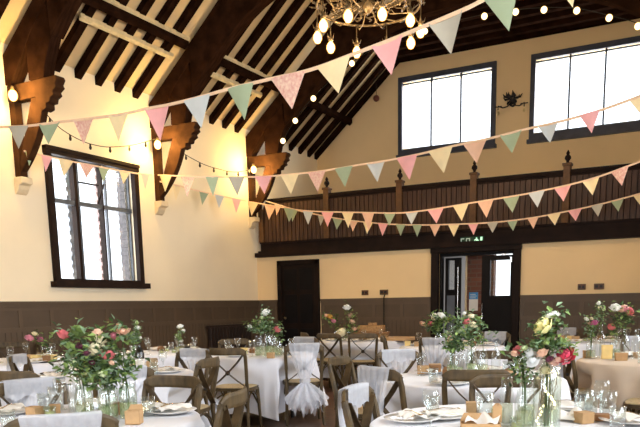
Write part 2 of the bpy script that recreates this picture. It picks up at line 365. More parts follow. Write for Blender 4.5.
# ------------------------------------------------------------ roof: trusses, rafters, purlins
def mir(pts): return [(2*CX-x, z) for x, z in pts][::-1]
def roofz(x): return EZ+SL*(min(x, 2*CX-x)-LX)
def arc(p, q, bulge, n=8):
    out = []
    for i in range(n+1):
        s = i/n; x = p[0]+(q[0]-p[0])*s; z = p[1]+(q[1]-p[1])*s; nx, nz = -(q[1]-p[1]), (q[0]-p[0]); L = hypot(nx, nz)
        k = 4*s*(1-s)*bulge; out.append((x+nx/L*k, z+nz/L*k))
    return out
def truss(Yc, label):
    t = tag(empty('roof_truss', (0, 0, 0)), label, 'roof truss', 'hammerbeam trusses')
    h = .06
    for sd in (0, 1):
        f = (lambda p: p) if sd == 0 else mir
        def put(name, pts, a, b, mm, bev=.01): MB().prism(f(pts), Yc+a, Yc+b).build(name, mm, t, bevel=bev)
        put('wall_post', [(LX, 2.97), (LX+.10, 2.97), (LX+.10, 3.9), (LX, 3.9)], -h, h, M['oakwarm'])
        MBc = [(LX, 2.76), (LX+.04, 2.78), (LX+.07, 2.82), (LX+.09, 2.87), (LX+.15, 2.89), (LX+.15, 2.97), (LX, 2.97)]
        put('corbel', MBc, -.085, .085, M['stone'])
        nose = [(-7.28, 4.07), (-7.26, 4.03), (-7.30, 3.98), (-7.28, 3.94), (-7.35, 3.90), (-7.33, 3.86), (-7.40, 3.83), (-7.42, 3.78), (-7.48, 3.78), (-7.48, 3.72), (-7.56, 3.70), (-7.61, 3.73), (-7.66, 3.87)]
        put('hammer_beam', [(LX, 3.88), (LX, 4.07)] + nose, -.07, .07, M['oakwarm'])
        inner = arc((-8.06, 3.03), (-7.58, 3.71), -.06, 8)
        put('curved_brace', [(-8.06, 3.15)] + inner + [(-7.66, 3.88), (-7.76, 3.88)], -.05, .05, M['oakwarm'])
        put('hammer_post', [(-7.74, 4.07), (-7.47, 4.07), (-7.42, 4.25), (-7.29, 4.50), (-7.34, 4.95), (-7.74, 4.72)], -.08, .08, M['oak'])
        a1 = [(-7.42, 4.25), (-7.28, 4.50), (-7.02, 4.76), (-6.70, 5.03), (-6.38, 5.28), (-6.05, 5.47), (-5.68, 5.63), (-5.2, 5.78), (-4.6, 5.89), (CX, 5.93)]
        top = [(CX, CZ-.01), (LX+(CZ-EZ)/SL, CZ-.01)]
        put('arch_rib', a1[1:] + top + [(-7.30, roofz(-7.30)-.02), (-7.30, 4.8)], -.10, .10, M['oak'])
        put('principal_rafter', [(LX, 4.07), (LX+.10, 4.07), (-7.62, 4.62), (-7.30, 4.92), (-7.30, roofz(-7.30)-.02), (LX, EZ-.02)], -.09, .09, M['oak'])
    return t
TY = [6.62, 9.23, 11.84]
truss(TY[0], 'dark oak hammerbeam truss with carved nose, first left of the tall mullioned window')
truss(TY[1], 'dark oak hammerbeam truss between the tall mullioned window and the gallery end')
truss(TY[2], 'dark oak arched truss over the gallery front carrying the star-bright bulbs')
truss(TY[0]-2.62, 'dark oak hammerbeam truss nearest the camera, overhead'); truss(TY[0]-5.24, 'dark oak hammerbeam truss over the front of the hall')
bays = [(TY[0]-2.62, TY[0]), (TY[0], TY[1]), (TY[1], TY[2]), (TY[2], UY)]
NM = ['before the truss left of the tall window', 'above the tall mullioned window', 'between the middle truss and the gallery', 'above the gallery']
ex = (CZ-EZ)/SL
under = [(LX, EZ), (LX+ex, CZ), (2*CX-LX-ex, CZ), (RX, EZ)]
upper = [(LX, EZ+dz), (LX+ex, CZ+dz), (2*CX-LX-ex, CZ+dz), (RX, EZ+dz)]
rme = MB().prism(under+upper[::-1], -.058, .058).data('rafter', M['oak2'])
for (b0, b1), nm in zip(bays, NM):
    n = round((b1-b0)/.37); st = (b1-b0)/n
    for k in range(1, n if b1 < UY else n+1):
        y = b0+k*st
        if b1 >= UY and k == n: y = UY-.07
        tag(obj('rafter', rme, None, (0, y, 0)), 'dark rafter crossing the cream ceiling '+nm, 'rafter', 'rafters '+nm)
for i, (b0, b1) in enumerate(bays):
    for sd in (0, 1):
        def fx(x): return x if sd == 0 else 2*CX-x
        t = tag(empty('purlin'), 'dark purlin %s, %s slope' % (NM[i], 'window-side' if sd == 0 else 'far-side'), 'purlin', 'purlins')
        def q4(xa, xb, da, db):
            p = [(fx(xa), roofz(xa)-db), (fx(xb), roofz(xb)-db), (fx(xb), roofz(xb)-da), (fx(xa), roofz(xa)-da)]
            return p if sd == 0 else p[::-1]
        MB().prism(q4(-7.335, -7.275, .0, .09), b0+.12, b1-.12 if b1 < UY else UY).build('beam', M['oak2'], t, bevel=.008)
        if i in (1, 2): MB().prism(q4(-7.54, -7.50, -.01, .04), b0+.62, b1-.22-(0 if i == 1 else .25)).build('cream_board', M['creamboard'], t)
        if i in (1, 2): MB().prism(q4(-7.27, -7.25, -.01, .03), b0+.12, b1-.12).build('top_fillet', M['creamboard'], t)
# ------------------------------------------------------------ gallery balustrade
t = tag(empty('gallery_balustrade'), 'dark boarded gallery front with carved newel posts above the double doors', 'balustrade')
MB().box(-8.02, RX, BY-.06, BY+.02, 2.26, 2.50).box(-8.12, RX, BY-.13, BY+.02, 2.22, 2.30).box(-8.06, RX, BY-.10, BY+.02, 2.30, 2.335).box(-8.02, RX, BY-.09, BY, 2.47, 2.50).build('fascia', M['gal2'], t)
NP = [-8.0, -6.56, -5.11, -3.78, -2.29, -.85]
for a, b in zip(NP, NP[1:]+[RX]):
    mb = MB(); x = a+.07; k = 0
    while x < b-.08:
        mb.box(x, min(x+.075, b-.06), BY-.035, BY-.012, 2.5, 3.24); x += .088
    mb.build('boarding', M['gal'], t)
MB().box(-8.0, RX, BY-.012, BY+.012, 2.5, 3.24).build('backing_board', M['gal2'], t)
MB().box(-8.0, RX, BY-.06, BY+.05, 3.24, 3.30).box(-8.0, RX, BY-.04, BY+.03, 3.20, 3.24).build('top_rail', M['gal2'], t, bevel=.01)
for x in NP:
    p = MB().box(x-.055, x+.055, BY-.07, BY+.05, 2.5, 3.38).box(x-.07, x+.07, BY-.085, BY+.065, 3.36, 3.40).build('newel_post', M['post'], t, bevel=.008)
    MB().lathe([(.045, 3.40), (.02, 3.42), (.03, 3.445), (.05, 3.47), (.045, 3.50), (.02, 3.53), (.03, 3.55), (.012, 3.585), (.002, 3.60)], (x, BY-.01, 0), 10).build('finial', M['gal2'], p, smooth=True)

# ------------------------------------------------------------ doors
t = struct(empty('door_1'))
x0, x1 = -7.67, -6.75
MB().box(x0, x0+.09, BY-.06, BY, 0, 2.14).box(x1-.09, x1, BY-.06, BY, 0, 2.14).box(x0, x1, BY-.06, BY, 2.05, 2.14).build('door_frame', M['door'], t, bevel=.008)
MB().box(x0+.09, x1-.09, BY-.025, BY, 0, 2.05).build('door_leaf', M['door'], t)
mb = MB()
for a, b in ((x0+.15, -7.24), (-7.18, x1-.15)):
    for c, d in ((.15, .85), (.95, 1.5), (1.58, 1.98)):
        mb.box(a, b, BY-.035, BY-.025, c, d)
mb.build('panel', M['doorblack'], t, bevel=.005)
MB().ball((x0+.16, BY-.05, 1.05), .025).build('door_handle', M['bronze'], t, smooth=True)
t = struct(empty('door_2'))
MB().box(-4.51, -4.38, BY-.07, BY+.02, 0, 2.135).box(-3.09, -2.97, BY-.07, BY+.02, 0, 2.135).box(-4.52, -2.96, BY-.078, BY+.02, 2.13, 2.245).build('door_frame', M['door'], t, bevel=.01)
MB().box(-4.38, -4.35, BY+.02, BY+.16, 0, 2.10).box(-3.12, -3.09, BY+.02, BY+.16, 0, 2.10).box(-4.38, -3.09, BY+.02, BY+.16, 2.08, 2.13).build('door_stop', M['doorblack'], t)
MB().box(-3.30, -3.22, BY+.0, BY+.05, 2.055, 2.08).box(-3.13, -3.10, BY-.09, BY-.07, 1.93, 2.02).build('door_closer', M['chrome'], t)
def leaf(name, xa, xb, y, glz, m, pan=None):
    d = MB(); z0, z1, ga, gb = 0, 2.06, glz[0], glz[1]; g0, g1 = glz[2], glz[3]
    d.box(xa, g0, y, y+.045, z0, z1).box(g1, xb, y, y+.045, z0, z1).box(g0, g1, y, y+.045, z0, ga).box(g0, g1, y, y+.045, gb, z1)
    L_ = d.build(name, m, t)
    MB().box(g0, g1, y+.02, y+.025, ga, gb).build('pane', M['pane'], L_)
    b = MB(); e = .02
    b.box(g0-e, g0, y-.01, y, ga-e, gb+e).box(g1, g1+e, y-.01, y, ga-e, gb+e).box(g0, g1, y-.01, y, ga-e, ga).box(g0, g1, y-.01, y, gb, gb+e)
    b.build('glazing_bead', m, L_); return L_
L1 = leaf('door_leaf', -3.64, -3.12, BY+.04, (1.40, 1.98, -3.49, -3.15), M['doorblack'])
MB().tube([(-3.60, BY-.0, 1.0), (-3.60, BY-.04, 1.02), (-3.60, BY-.04, 1.25), (-3.60, BY, 1.27)], .012).build('door_handle', M['chrome'], L1)
L2 = leaf('door_leaf', -4.34, -4.06, BY+.20, (1.52, 2.02, -4.28, -4.17), M['doorblack'])
MB().box(-4.30, -4.16, BY+.185, BY+.2, .2, 1.42).build('kick_panel', M['greyleaf'], L2)
MB().tube([(-4.10, BY+.17, .4), (-4.10, BY+.17, 1.9)], .012).build('push_bar', M['chrome'], L2)
struct(MB().box(-4.02, -3.55, BY+.45, BY+.6, 0, 2.28).build('wall_brick', M['brick']))
struct(MB().box(-4.05, -4.02, BY+.42, BY+.62, 0, 2.28).build('trim_3', M['stone']))
t = tag(empty('notice'), 'blue and white paper notice pinned on the brick pier inside the double doors', 'notice')
MB().box(-4.10+.12, -3.82, BY+.44, BY+.449, 1.15, 1.47).build('sheet', M['porcelain'], t)
MB().box(-4.10+.12, -3.82, BY+.436, BY+.44, 1.35, 1.47).build('blue_header', mat('notice_blue', S(70, 150, 215), .6), t)
mb = MB()
for i in range(3): mb.box(-3.96, -3.86+.02*(i % 2), BY+.433, BY+.436, 1.37+i*.03, 1.378+i*.03)
mb.build('printed_line', M['porcelain'], t)
# exit sign
t = tag(empty('exit_sign'), 'green emergency exit sign fixed to the beam over the double doors', 'sign')
MB().box(-3.97, -3.57, BY-.12, BY-.09, 2.24, 2.37).build('sign_board', mat('sign_dark_green', S(6, 36, 18), .5, emit=(0.02, .25, .08), estr=.06), t)
gw = mat('sign_white_green', S(190, 240, 200), .4, emit=(.55, 1, .65), estr=.8)
gg = mat('sign_grey_white', S(170, 185, 165), .5, emit=(.6, .7, .6), estr=.25)
y0, y1 = BY-.124, BY-.12
fr = MB()                                      # arrow bracket, door square, running figure, door bar
for b in ((-3.96, -3.945, 2.26, 2.35), (-3.945, -3.90, 2.335, 2.35), (-3.945, -3.90, 2.26, 2.275)): fr.box(b[0], b[1], y0, y1, b[2], b[3])
for b in ((-3.87, -3.80, 2.335, 2.35), (-3.87, -3.80, 2.265, 2.28), (-3.87, -3.855, 2.28, 2.335), (-3.815, -3.80, 2.28, 2.335)): fr.box(b[0], b[1], y0, y1, b[2], b[3])
fr.build('arrow_symbol', gg, t)
mb = MB().ball((-3.69, BY-.122, 2.345), .012, 8, 4); mb.prism([(-3.70, 2.335), (-3.675, 2.335), (-3.66, 2.31), (-3.645, 2.315), (-3.65, 2.30), (-3.675, 2.30), (-3.665, 2.28), (-3.645, 2.262), (-3.66, 2.255), (-3.69, 2.28), (-3.72, 2.258), (-3.73, 2.265), (-3.70, 2.295), (-3.70, 2.315), (-3.725, 2.30), (-3.73, 2.312)], y0, y1)
mb.build('running_figure', gw, t)
MB().box(-3.625, -3.59, y0, y1, 2.255, 2.36).build('door_symbol', gw, t)

# switches and cable
def switch(x, z, lab, w=.13):
    t = tag(empty('wall_socket', (x, BY, z)), lab, 'socket')
    MB().box(-w/2, w/2, -.03, 0, -.045, .045).build('plate', M['plasticblk'], t, bevel=.006)
    MB().box(-w/2+.02, -.01, -.036, -.03, -.02, .02).box(.01, w/2-.02, -.036, -.03, -.02, .02).build('rocker', M['iron'], t)
switch(-5.80, 1.50, 'brown double socket above the dado, nearer the plain dark door', .13)
switch(-5.42, 1.50, 'brown double socket above the dado with a cable running down from it', .16)
switch(-2.00, 1.51, 'brown socket above the dado right of the double doors, nearer the doors', .12)
switch(-1.74, 1.51, 'brown socket above the dado right of the double doors, further from the doors', .15)
tag(MB().tube([(-5.40, BY-.02, 1.46), (-5.40, BY-.07, 1.40), (-5.40, BY-.07, .8), (-5.41, BY-.07, .2)], .012, 6).build('power_cable', M['wire']), 'dark cable hanging down the panelled dado from a brown socket', 'cable')
# rope ball pendant hanging in front of the end wall
t = tag(empty('pendant_ball'), 'brown round ball on a thin string beside the first high window', 'pendant')
MB().ball((-6.62, UY-.2, 5.47), .065, 12, 8).build('ball', M['rope'], t, smooth=True); MB().tube([(-6.62, UY-.2, 5.53), (-6.62, UY-.2, 5.76)], .006, 5).build('string', M['wire'], t)
# sconce
t = tag(empty('wall_sconce', (-3.83, UY, 5.02)), 'black iron twin-arm wall sconce on the pier between the two high windows', 'wall light')
mb = MB(); rr = random.Random(3)
for k in range(20):
    a = rr.uniform(0, 2*pi); r_ = rr.uniform(.05, .17); p = (r_*cos(a), -.05, .1+r_*sin(a)*.8)
    mb.tube([(p[0]*.3, -.04, .1+(p[2]-.1)*.3), p, (p[0]*1.1+.03*cos(a*3), -.07, p[2]+.05)], [.018, .022, .004], 5)
mb.build('leaf_wreath', M['iron'], t)
MB().lathe([(.05, -.005), (.05, .01), (.02, .02)], (0, 0, 0), 12).xf(Matrix.Rotation(radians(90), 4, 'X')).build('backplate', M['iron'], t)
for s in (-1, 1):
    a = MB().tube([(0, -.05, .05), (s*.08, -.1, -.05), (s*.16, -.13, -.07), (s*.25, -.14, -.03), (s*.25, -.14, -.1)], .012, 6).box(s*.25-.07, s*.25+.07, -.15, -.13, -.05, -.035).build('arm', M['iron'], t)
    MB().ball((s*.25, -.14, -.16), .028, 8, 6, 1.4).build('bulb', M['sleeve'], a, smooth=True)

# measured data (metres)
BUNT = {"A": {"path": [[-6.548, 5.044, 3.088], [-6.04, 4.961, 3.016], [-5.766, 4.916, 2.987], [-5.378, 4.852, 2.952], [-4.93, 4.778, 2.909], [-4.517, 4.71, 2.873], [-4.195, 4.657, 2.862], [-3.895, 4.607, 2.845], [-3.557, 4.552, 2.839], [-3.243, 4.5, 2.84], [-2.859, 4.437, 2.831], [-2.507, 4.379, 2.82], [-2.177, 4.324, 2.842], [-1.797, 4.262, 2.874], [-1.406, 4.197, 2.916], [-1.286, 4.178, 2.937], [-1.02, 4.134, 2.978], [-0.665, 4.075, 3.046]], "fl": [[[-6.234, 4.993, 3.044], [-5.884, 4.935, 2.999], [-6.083, 4.968, 2.818], "g"], [[-5.709, 4.906, 2.982], [-5.372, 4.851, 2.951], [-5.55, 4.88, 2.78], "s"], [[-5.164, 4.816, 2.931], [-4.873, 4.768, 2.904], [-5.027, 4.794, 2.706], "f"], [[-4.664, 4.734, 2.886], [-4.399, 4.69, 2.869], [-4.529, 4.712, 2.66], "c"], [[-4.195, 4.657, 2.862], [-3.899, 4.608, 2.845], [-4.04, 4.631, 2.597], "p"], [[-3.734, 4.581, 2.842], [-3.443, 4.533, 2.84], [-3.568, 4.554, 2.622], "b"], [[-3.264, 4.503, 2.84], [-3.008, 4.461, 2.835], [-3.115, 4.479, 2.607], "s"], [[-2.849, 4.435, 2.831], [-2.541, 4.384, 2.821], [-2.674, 4.406, 2.606], "f"], [[-2.449, 4.369, 2.824], [-2.177, 4.324, 2.842], [-2.278, 4.341, 2.633], "c"], [[-2.019, 4.298, 2.855], [-1.797, 4.262, 2.874], [-1.87, 4.274, 2.66], "p"], [[-1.624, 4.233, 2.892], [-1.406, 4.197, 2.916], [-1.472, 4.208, 2.695], "g"], [[-1.28, 4.177, 2.938], [-1.075, 4.143, 2.969], [-1.129, 4.152, 2.742], "s"], [[-0.94, 4.121, 2.993], [-0.747, 4.089, 3.03], [-0.785, 4.095, 2.775], "c"]]}, "B1": {"path": [[-7.93, 6.541, 3.266], [-7.93, 6.8, 3.261], [-7.93, 7.188, 3.261], [-7.93, 7.624, 3.264], [-7.93, 8.482, 3.282], [-7.93, 8.873, 3.312]], "fl": [[[-7.93, 6.556, 3.266], [-7.93, 6.692, 3.263], [-7.93, 6.587, 3.093], "s"], [[-7.93, 6.8, 3.261], [-7.93, 6.974, 3.261], [-7.93, 6.845, 3.057], "p"], [[-7.93, 7.072, 3.261], [-7.93, 7.324, 3.262], [-7.93, 7.152, 3.038], "c"], [[-7.93, 7.428, 3.263], [-7.93, 7.697, 3.266], [-7.93, 7.525, 3.077], "f"], [[-7.93, 7.771, 3.267], [-7.93, 7.98, 3.272], [-7.93, 7.836, 3.066], "s"], [[-7.93, 8.176, 3.276], [-7.93, 8.399, 3.281], [-7.93, 8.252, 3.094], "c"], [[-7.93, 8.621, 3.293], [-7.93, 8.818, 3.308], [-7.93, 8.684, 3.064], "p"]]}, "B2": {"path": [[-8.049, 9.145, 3.359], [-7.721, 9.046, 3.306], [-7.079, 8.853, 3.204], [-6.486, 8.674, 3.118], [-5.938, 8.509, 3.044], [-5.389, 8.344, 2.983], [-4.864, 8.186, 2.941], [-4.412, 8.049, 2.915], [-3.944, 7.909, 2.905], [-3.497, 7.774, 2.889], [-3.017, 7.629, 2.889], [-2.601, 7.504, 2.903], [-2.205, 7.385, 2.905], [-1.828, 7.271, 2.922], [-1.47, 7.163, 2.928], [-1.104, 7.053, 2.952], [-0.751, 6.947, 3.003], [-0.297, 6.81, 3.089]], "fl": [[[-7.993, 9.128, 3.35], [-7.668, 9.03, 3.297], [-7.862, 9.089, 3.079], "c"], [[-7.432, 8.959, 3.26], [-7.079, 8.853, 3.204], [-7.287, 8.915, 2.942], "f"], [[-6.812, 8.772, 3.165], [-6.509, 8.681, 3.122], [-6.681, 8.733, 2.88], "s"], [[-6.293, 8.616, 3.092], [-5.938, 8.509, 3.044], [-6.128, 8.566, 2.822], "g"], [[-5.729, 8.446, 3.021], [-5.389, 8.344, 2.983], [-5.564, 8.396, 2.775], "p"], [[-5.216, 8.292, 2.969], [-4.882, 8.191, 2.942], [-5.044, 8.24, 2.708], "c"], [[-4.722, 8.143, 2.933], [-4.412, 8.049, 2.915], [-4.556, 8.093, 2.68], "f"], [[-4.263, 8.005, 2.912], [-3.975, 7.918, 2.906], [-4.101, 7.956, 2.682], "s"], [[-3.761, 7.853, 2.898], [-3.497, 7.774, 2.889], [-3.613, 7.809, 2.676], "b"], [[-3.328, 7.723, 2.889], [-3.048, 7.639, 2.889], [-3.161, 7.673, 2.638], "p"], [[-2.905, 7.596, 2.893], [-2.601, 7.504, 2.903], [-2.72, 7.54, 2.651], "c"], [[-2.481, 7.468, 2.903], [-2.205, 7.385, 2.905], [-2.317, 7.418, 2.688], "o"], [[-2.061, 7.341, 2.911], [-1.828, 7.271, 2.922], [-1.916, 7.298, 2.722], "s"], [[-1.666, 7.222, 2.925], [-1.465, 7.162, 2.929], [-1.542, 7.185, 2.756], "b"], [[-1.265, 7.101, 2.942], [-1.086, 7.048, 2.955], [-1.147, 7.066, 2.772], "p"], [[-0.841, 6.974, 2.99], [-0.656, 6.918, 3.021], [-0.711, 6.935, 2.819], "c"]]}, "C1": {"path": [[-7.93, 9.047, 3.237], [-7.93, 9.522, 3.231], [-7.93, 10.005, 3.213], [-7.93, 10.698, 3.207], [-7.93, 11.368, 3.206]], "fl": [[[-7.93, 9.328, 3.234], [-7.93, 9.546, 3.23], [-7.93, 9.382, 2.981], "c"], [[-7.93, 10.005, 3.213], [-7.93, 10.26, 3.211], [-7.93, 10.086, 2.995], "s"], [[-7.93, 10.427, 3.209], [-7.93, 10.698, 3.207], [-7.93, 10.514, 2.983], "b"], [[-7.93, 10.926, 3.206], [-7.93, 11.198, 3.206], [-7.93, 11.011, 2.956], "p"]]}, "C2": {"path": [[-8.199, 11.786, 3.265], [-7.886, 11.696, 3.2], [-7.395, 11.554, 3.092], [-6.903, 11.412, 2.984], [-6.434, 11.276, 2.906], [-5.942, 11.134, 2.845], [-5.52, 11.012, 2.797], [-4.655, 10.762, 2.7], [-4.236, 10.64, 2.684], [-3.769, 10.506, 2.691], [-3.347, 10.383, 2.705], [-2.948, 10.268, 2.717], [-2.556, 10.155, 2.728], [-2.213, 10.056, 2.748], [-1.849, 9.95, 2.778], [-1.481, 9.844, 2.828], [-1.135, 9.744, 2.905], [-1.009, 9.707, 2.935], [-0.68, 9.612, 3.015]], "fl": [[[-8.184, 11.782, 3.262], [-7.872, 11.692, 3.197], [-8.063, 11.747, 2.984], "c"], [[-7.701, 11.642, 3.159], [-7.395, 11.554, 3.092], [-7.585, 11.609, 2.866], "o"], [[-7.185, 11.493, 3.046], [-6.877, 11.404, 2.98], [-7.06, 11.457, 2.782], "s"], [[-6.712, 11.357, 2.952], [-6.444, 11.279, 2.907], [-6.597, 11.323, 2.694], "b"], [[-6.255, 11.224, 2.884], [-5.965, 11.14, 2.847], [-6.119, 11.185, 2.613], "p"], [[-5.784, 11.088, 2.827], [-5.52, 11.012, 2.797], [-5.657, 11.051, 2.557], "c"], [[-5.348, 10.962, 2.778], [-5.086, 10.886, 2.749], [-5.221, 10.926, 2.474], "o"], [[-4.893, 10.83, 2.727], [-4.655, 10.762, 2.7], [-4.775, 10.796, 2.517], "s"], [[-4.471, 10.708, 2.693], [-4.225, 10.637, 2.684], [-4.339, 10.67, 2.494], "b"], [[-4.06, 10.59, 2.686], [-3.769, 10.506, 2.691], [-3.896, 10.542, 2.473], "p"], [[-3.614, 10.461, 2.696], [-3.347, 10.383, 2.705], [-3.458, 10.415, 2.469], "c"], [[-3.208, 10.343, 2.709], [-2.948, 10.268, 2.717], [-3.054, 10.299, 2.473], "o"], [[-2.815, 10.23, 2.721], [-2.556, 10.155, 2.728], [-2.663, 10.186, 2.507], "s"], [[-2.434, 10.119, 2.735], [-2.199, 10.052, 2.749], [-2.292, 10.078, 2.536], "b"], [[-2.076, 10.016, 2.76], [-1.842, 9.948, 2.779], [-1.932, 9.974, 2.573], "p"], [[-1.707, 9.909, 2.798], [-1.484, 9.845, 2.827], [-1.563, 9.868, 2.608], "c"], [[-1.347, 9.805, 2.858], [-1.135, 9.744, 2.905], [-1.201, 9.763, 2.677], "f"], [[-1.009, 9.707, 2.935], [-0.809, 9.65, 2.983], [-0.871, 9.668, 2.773], "s"]]}, "D": {"path": [[-7.934, 11.859, 3.286], [-7.539, 11.832, 3.167], [-7.119, 11.804, 3.032], [-6.578, 11.768, 2.896], [-6.104, 11.736, 2.791], [-5.755, 11.713, 2.728], [-5.161, 11.673, 2.641], [-4.595, 11.635, 2.589], [-4.055, 11.599, 2.561], [-3.573, 11.566, 2.544], [-3.209, 11.542, 2.542], [-2.889, 11.521, 2.554], [-2.578, 11.5, 2.575], [-2.263, 11.479, 2.61], [-1.957, 11.458, 2.646], [-1.647, 11.437, 2.692], [-1.361, 11.418, 2.744], [-1.162, 11.405, 2.784], [-0.778, 11.379, 2.877]], "fl": [[[-7.924, 11.858, 3.283], [-7.806, 11.85, 3.247], [-7.896, 11.856, 3.093], "g"], [[-7.604, 11.837, 3.186], [-7.445, 11.826, 3.136], [-7.56, 11.834, 2.965], "f"], [[-7.254, 11.813, 3.075], [-7.074, 11.801, 3.021], [-7.202, 11.81, 2.823], "s"], [[-6.634, 11.772, 2.91], [-6.484, 11.762, 2.875], [-6.58, 11.768, 2.708], "g"], [[-6.324, 11.751, 2.84], [-6.104, 11.736, 2.791], [-6.233, 11.745, 2.62], "s"], [[-5.99, 11.729, 2.771], [-5.795, 11.715, 2.736], [-5.906, 11.723, 2.566], "o"], [[-5.694, 11.709, 2.719], [-5.494, 11.695, 2.69], [-5.603, 11.703, 2.506], "c"], [[-5.395, 11.689, 2.675], [-5.2, 11.676, 2.647], [-5.306, 11.683, 2.453], "p"], [[-5.046, 11.665, 2.63], [-4.865, 11.653, 2.614], [-4.957, 11.659, 2.432], "s"], [[-4.734, 11.644, 2.602], [-4.558, 11.633, 2.587], [-4.646, 11.638, 2.401], "s"], [[-4.419, 11.623, 2.58], [-4.219, 11.61, 2.569], [-4.315, 11.616, 2.381], "o"], [[-4.09, 11.601, 2.563], [-3.887, 11.588, 2.555], [-3.982, 11.594, 2.361], "c"], [[-3.743, 11.578, 2.55], [-3.565, 11.566, 2.544], [-3.647, 11.571, 2.367], "p"], [[-3.423, 11.556, 2.543], [-3.233, 11.544, 2.542], [-3.319, 11.549, 2.378], "g"], [[-3.096, 11.534, 2.546], [-2.92, 11.523, 2.552], [-2.996, 11.528, 2.387], "s"], [[-2.773, 11.513, 2.562], [-2.597, 11.501, 2.574], [-2.669, 11.506, 2.399], "o"], [[-2.466, 11.492, 2.588], [-2.263, 11.479, 2.61], [-2.345, 11.484, 2.427], "c"], [[-2.16, 11.472, 2.622], [-1.957, 11.458, 2.646], [-2.038, 11.464, 2.47], "p"], [[-1.829, 11.449, 2.665], [-1.654, 11.438, 2.691], [-1.719, 11.442, 2.507], "g"], [[-1.551, 11.431, 2.709], [-1.374, 11.419, 2.741], [-1.437, 11.423, 2.558], "s"], [[-1.254, 11.411, 2.765], [-1.084, 11.4, 2.803], [-1.141, 11.403, 2.612], "c"]]}}
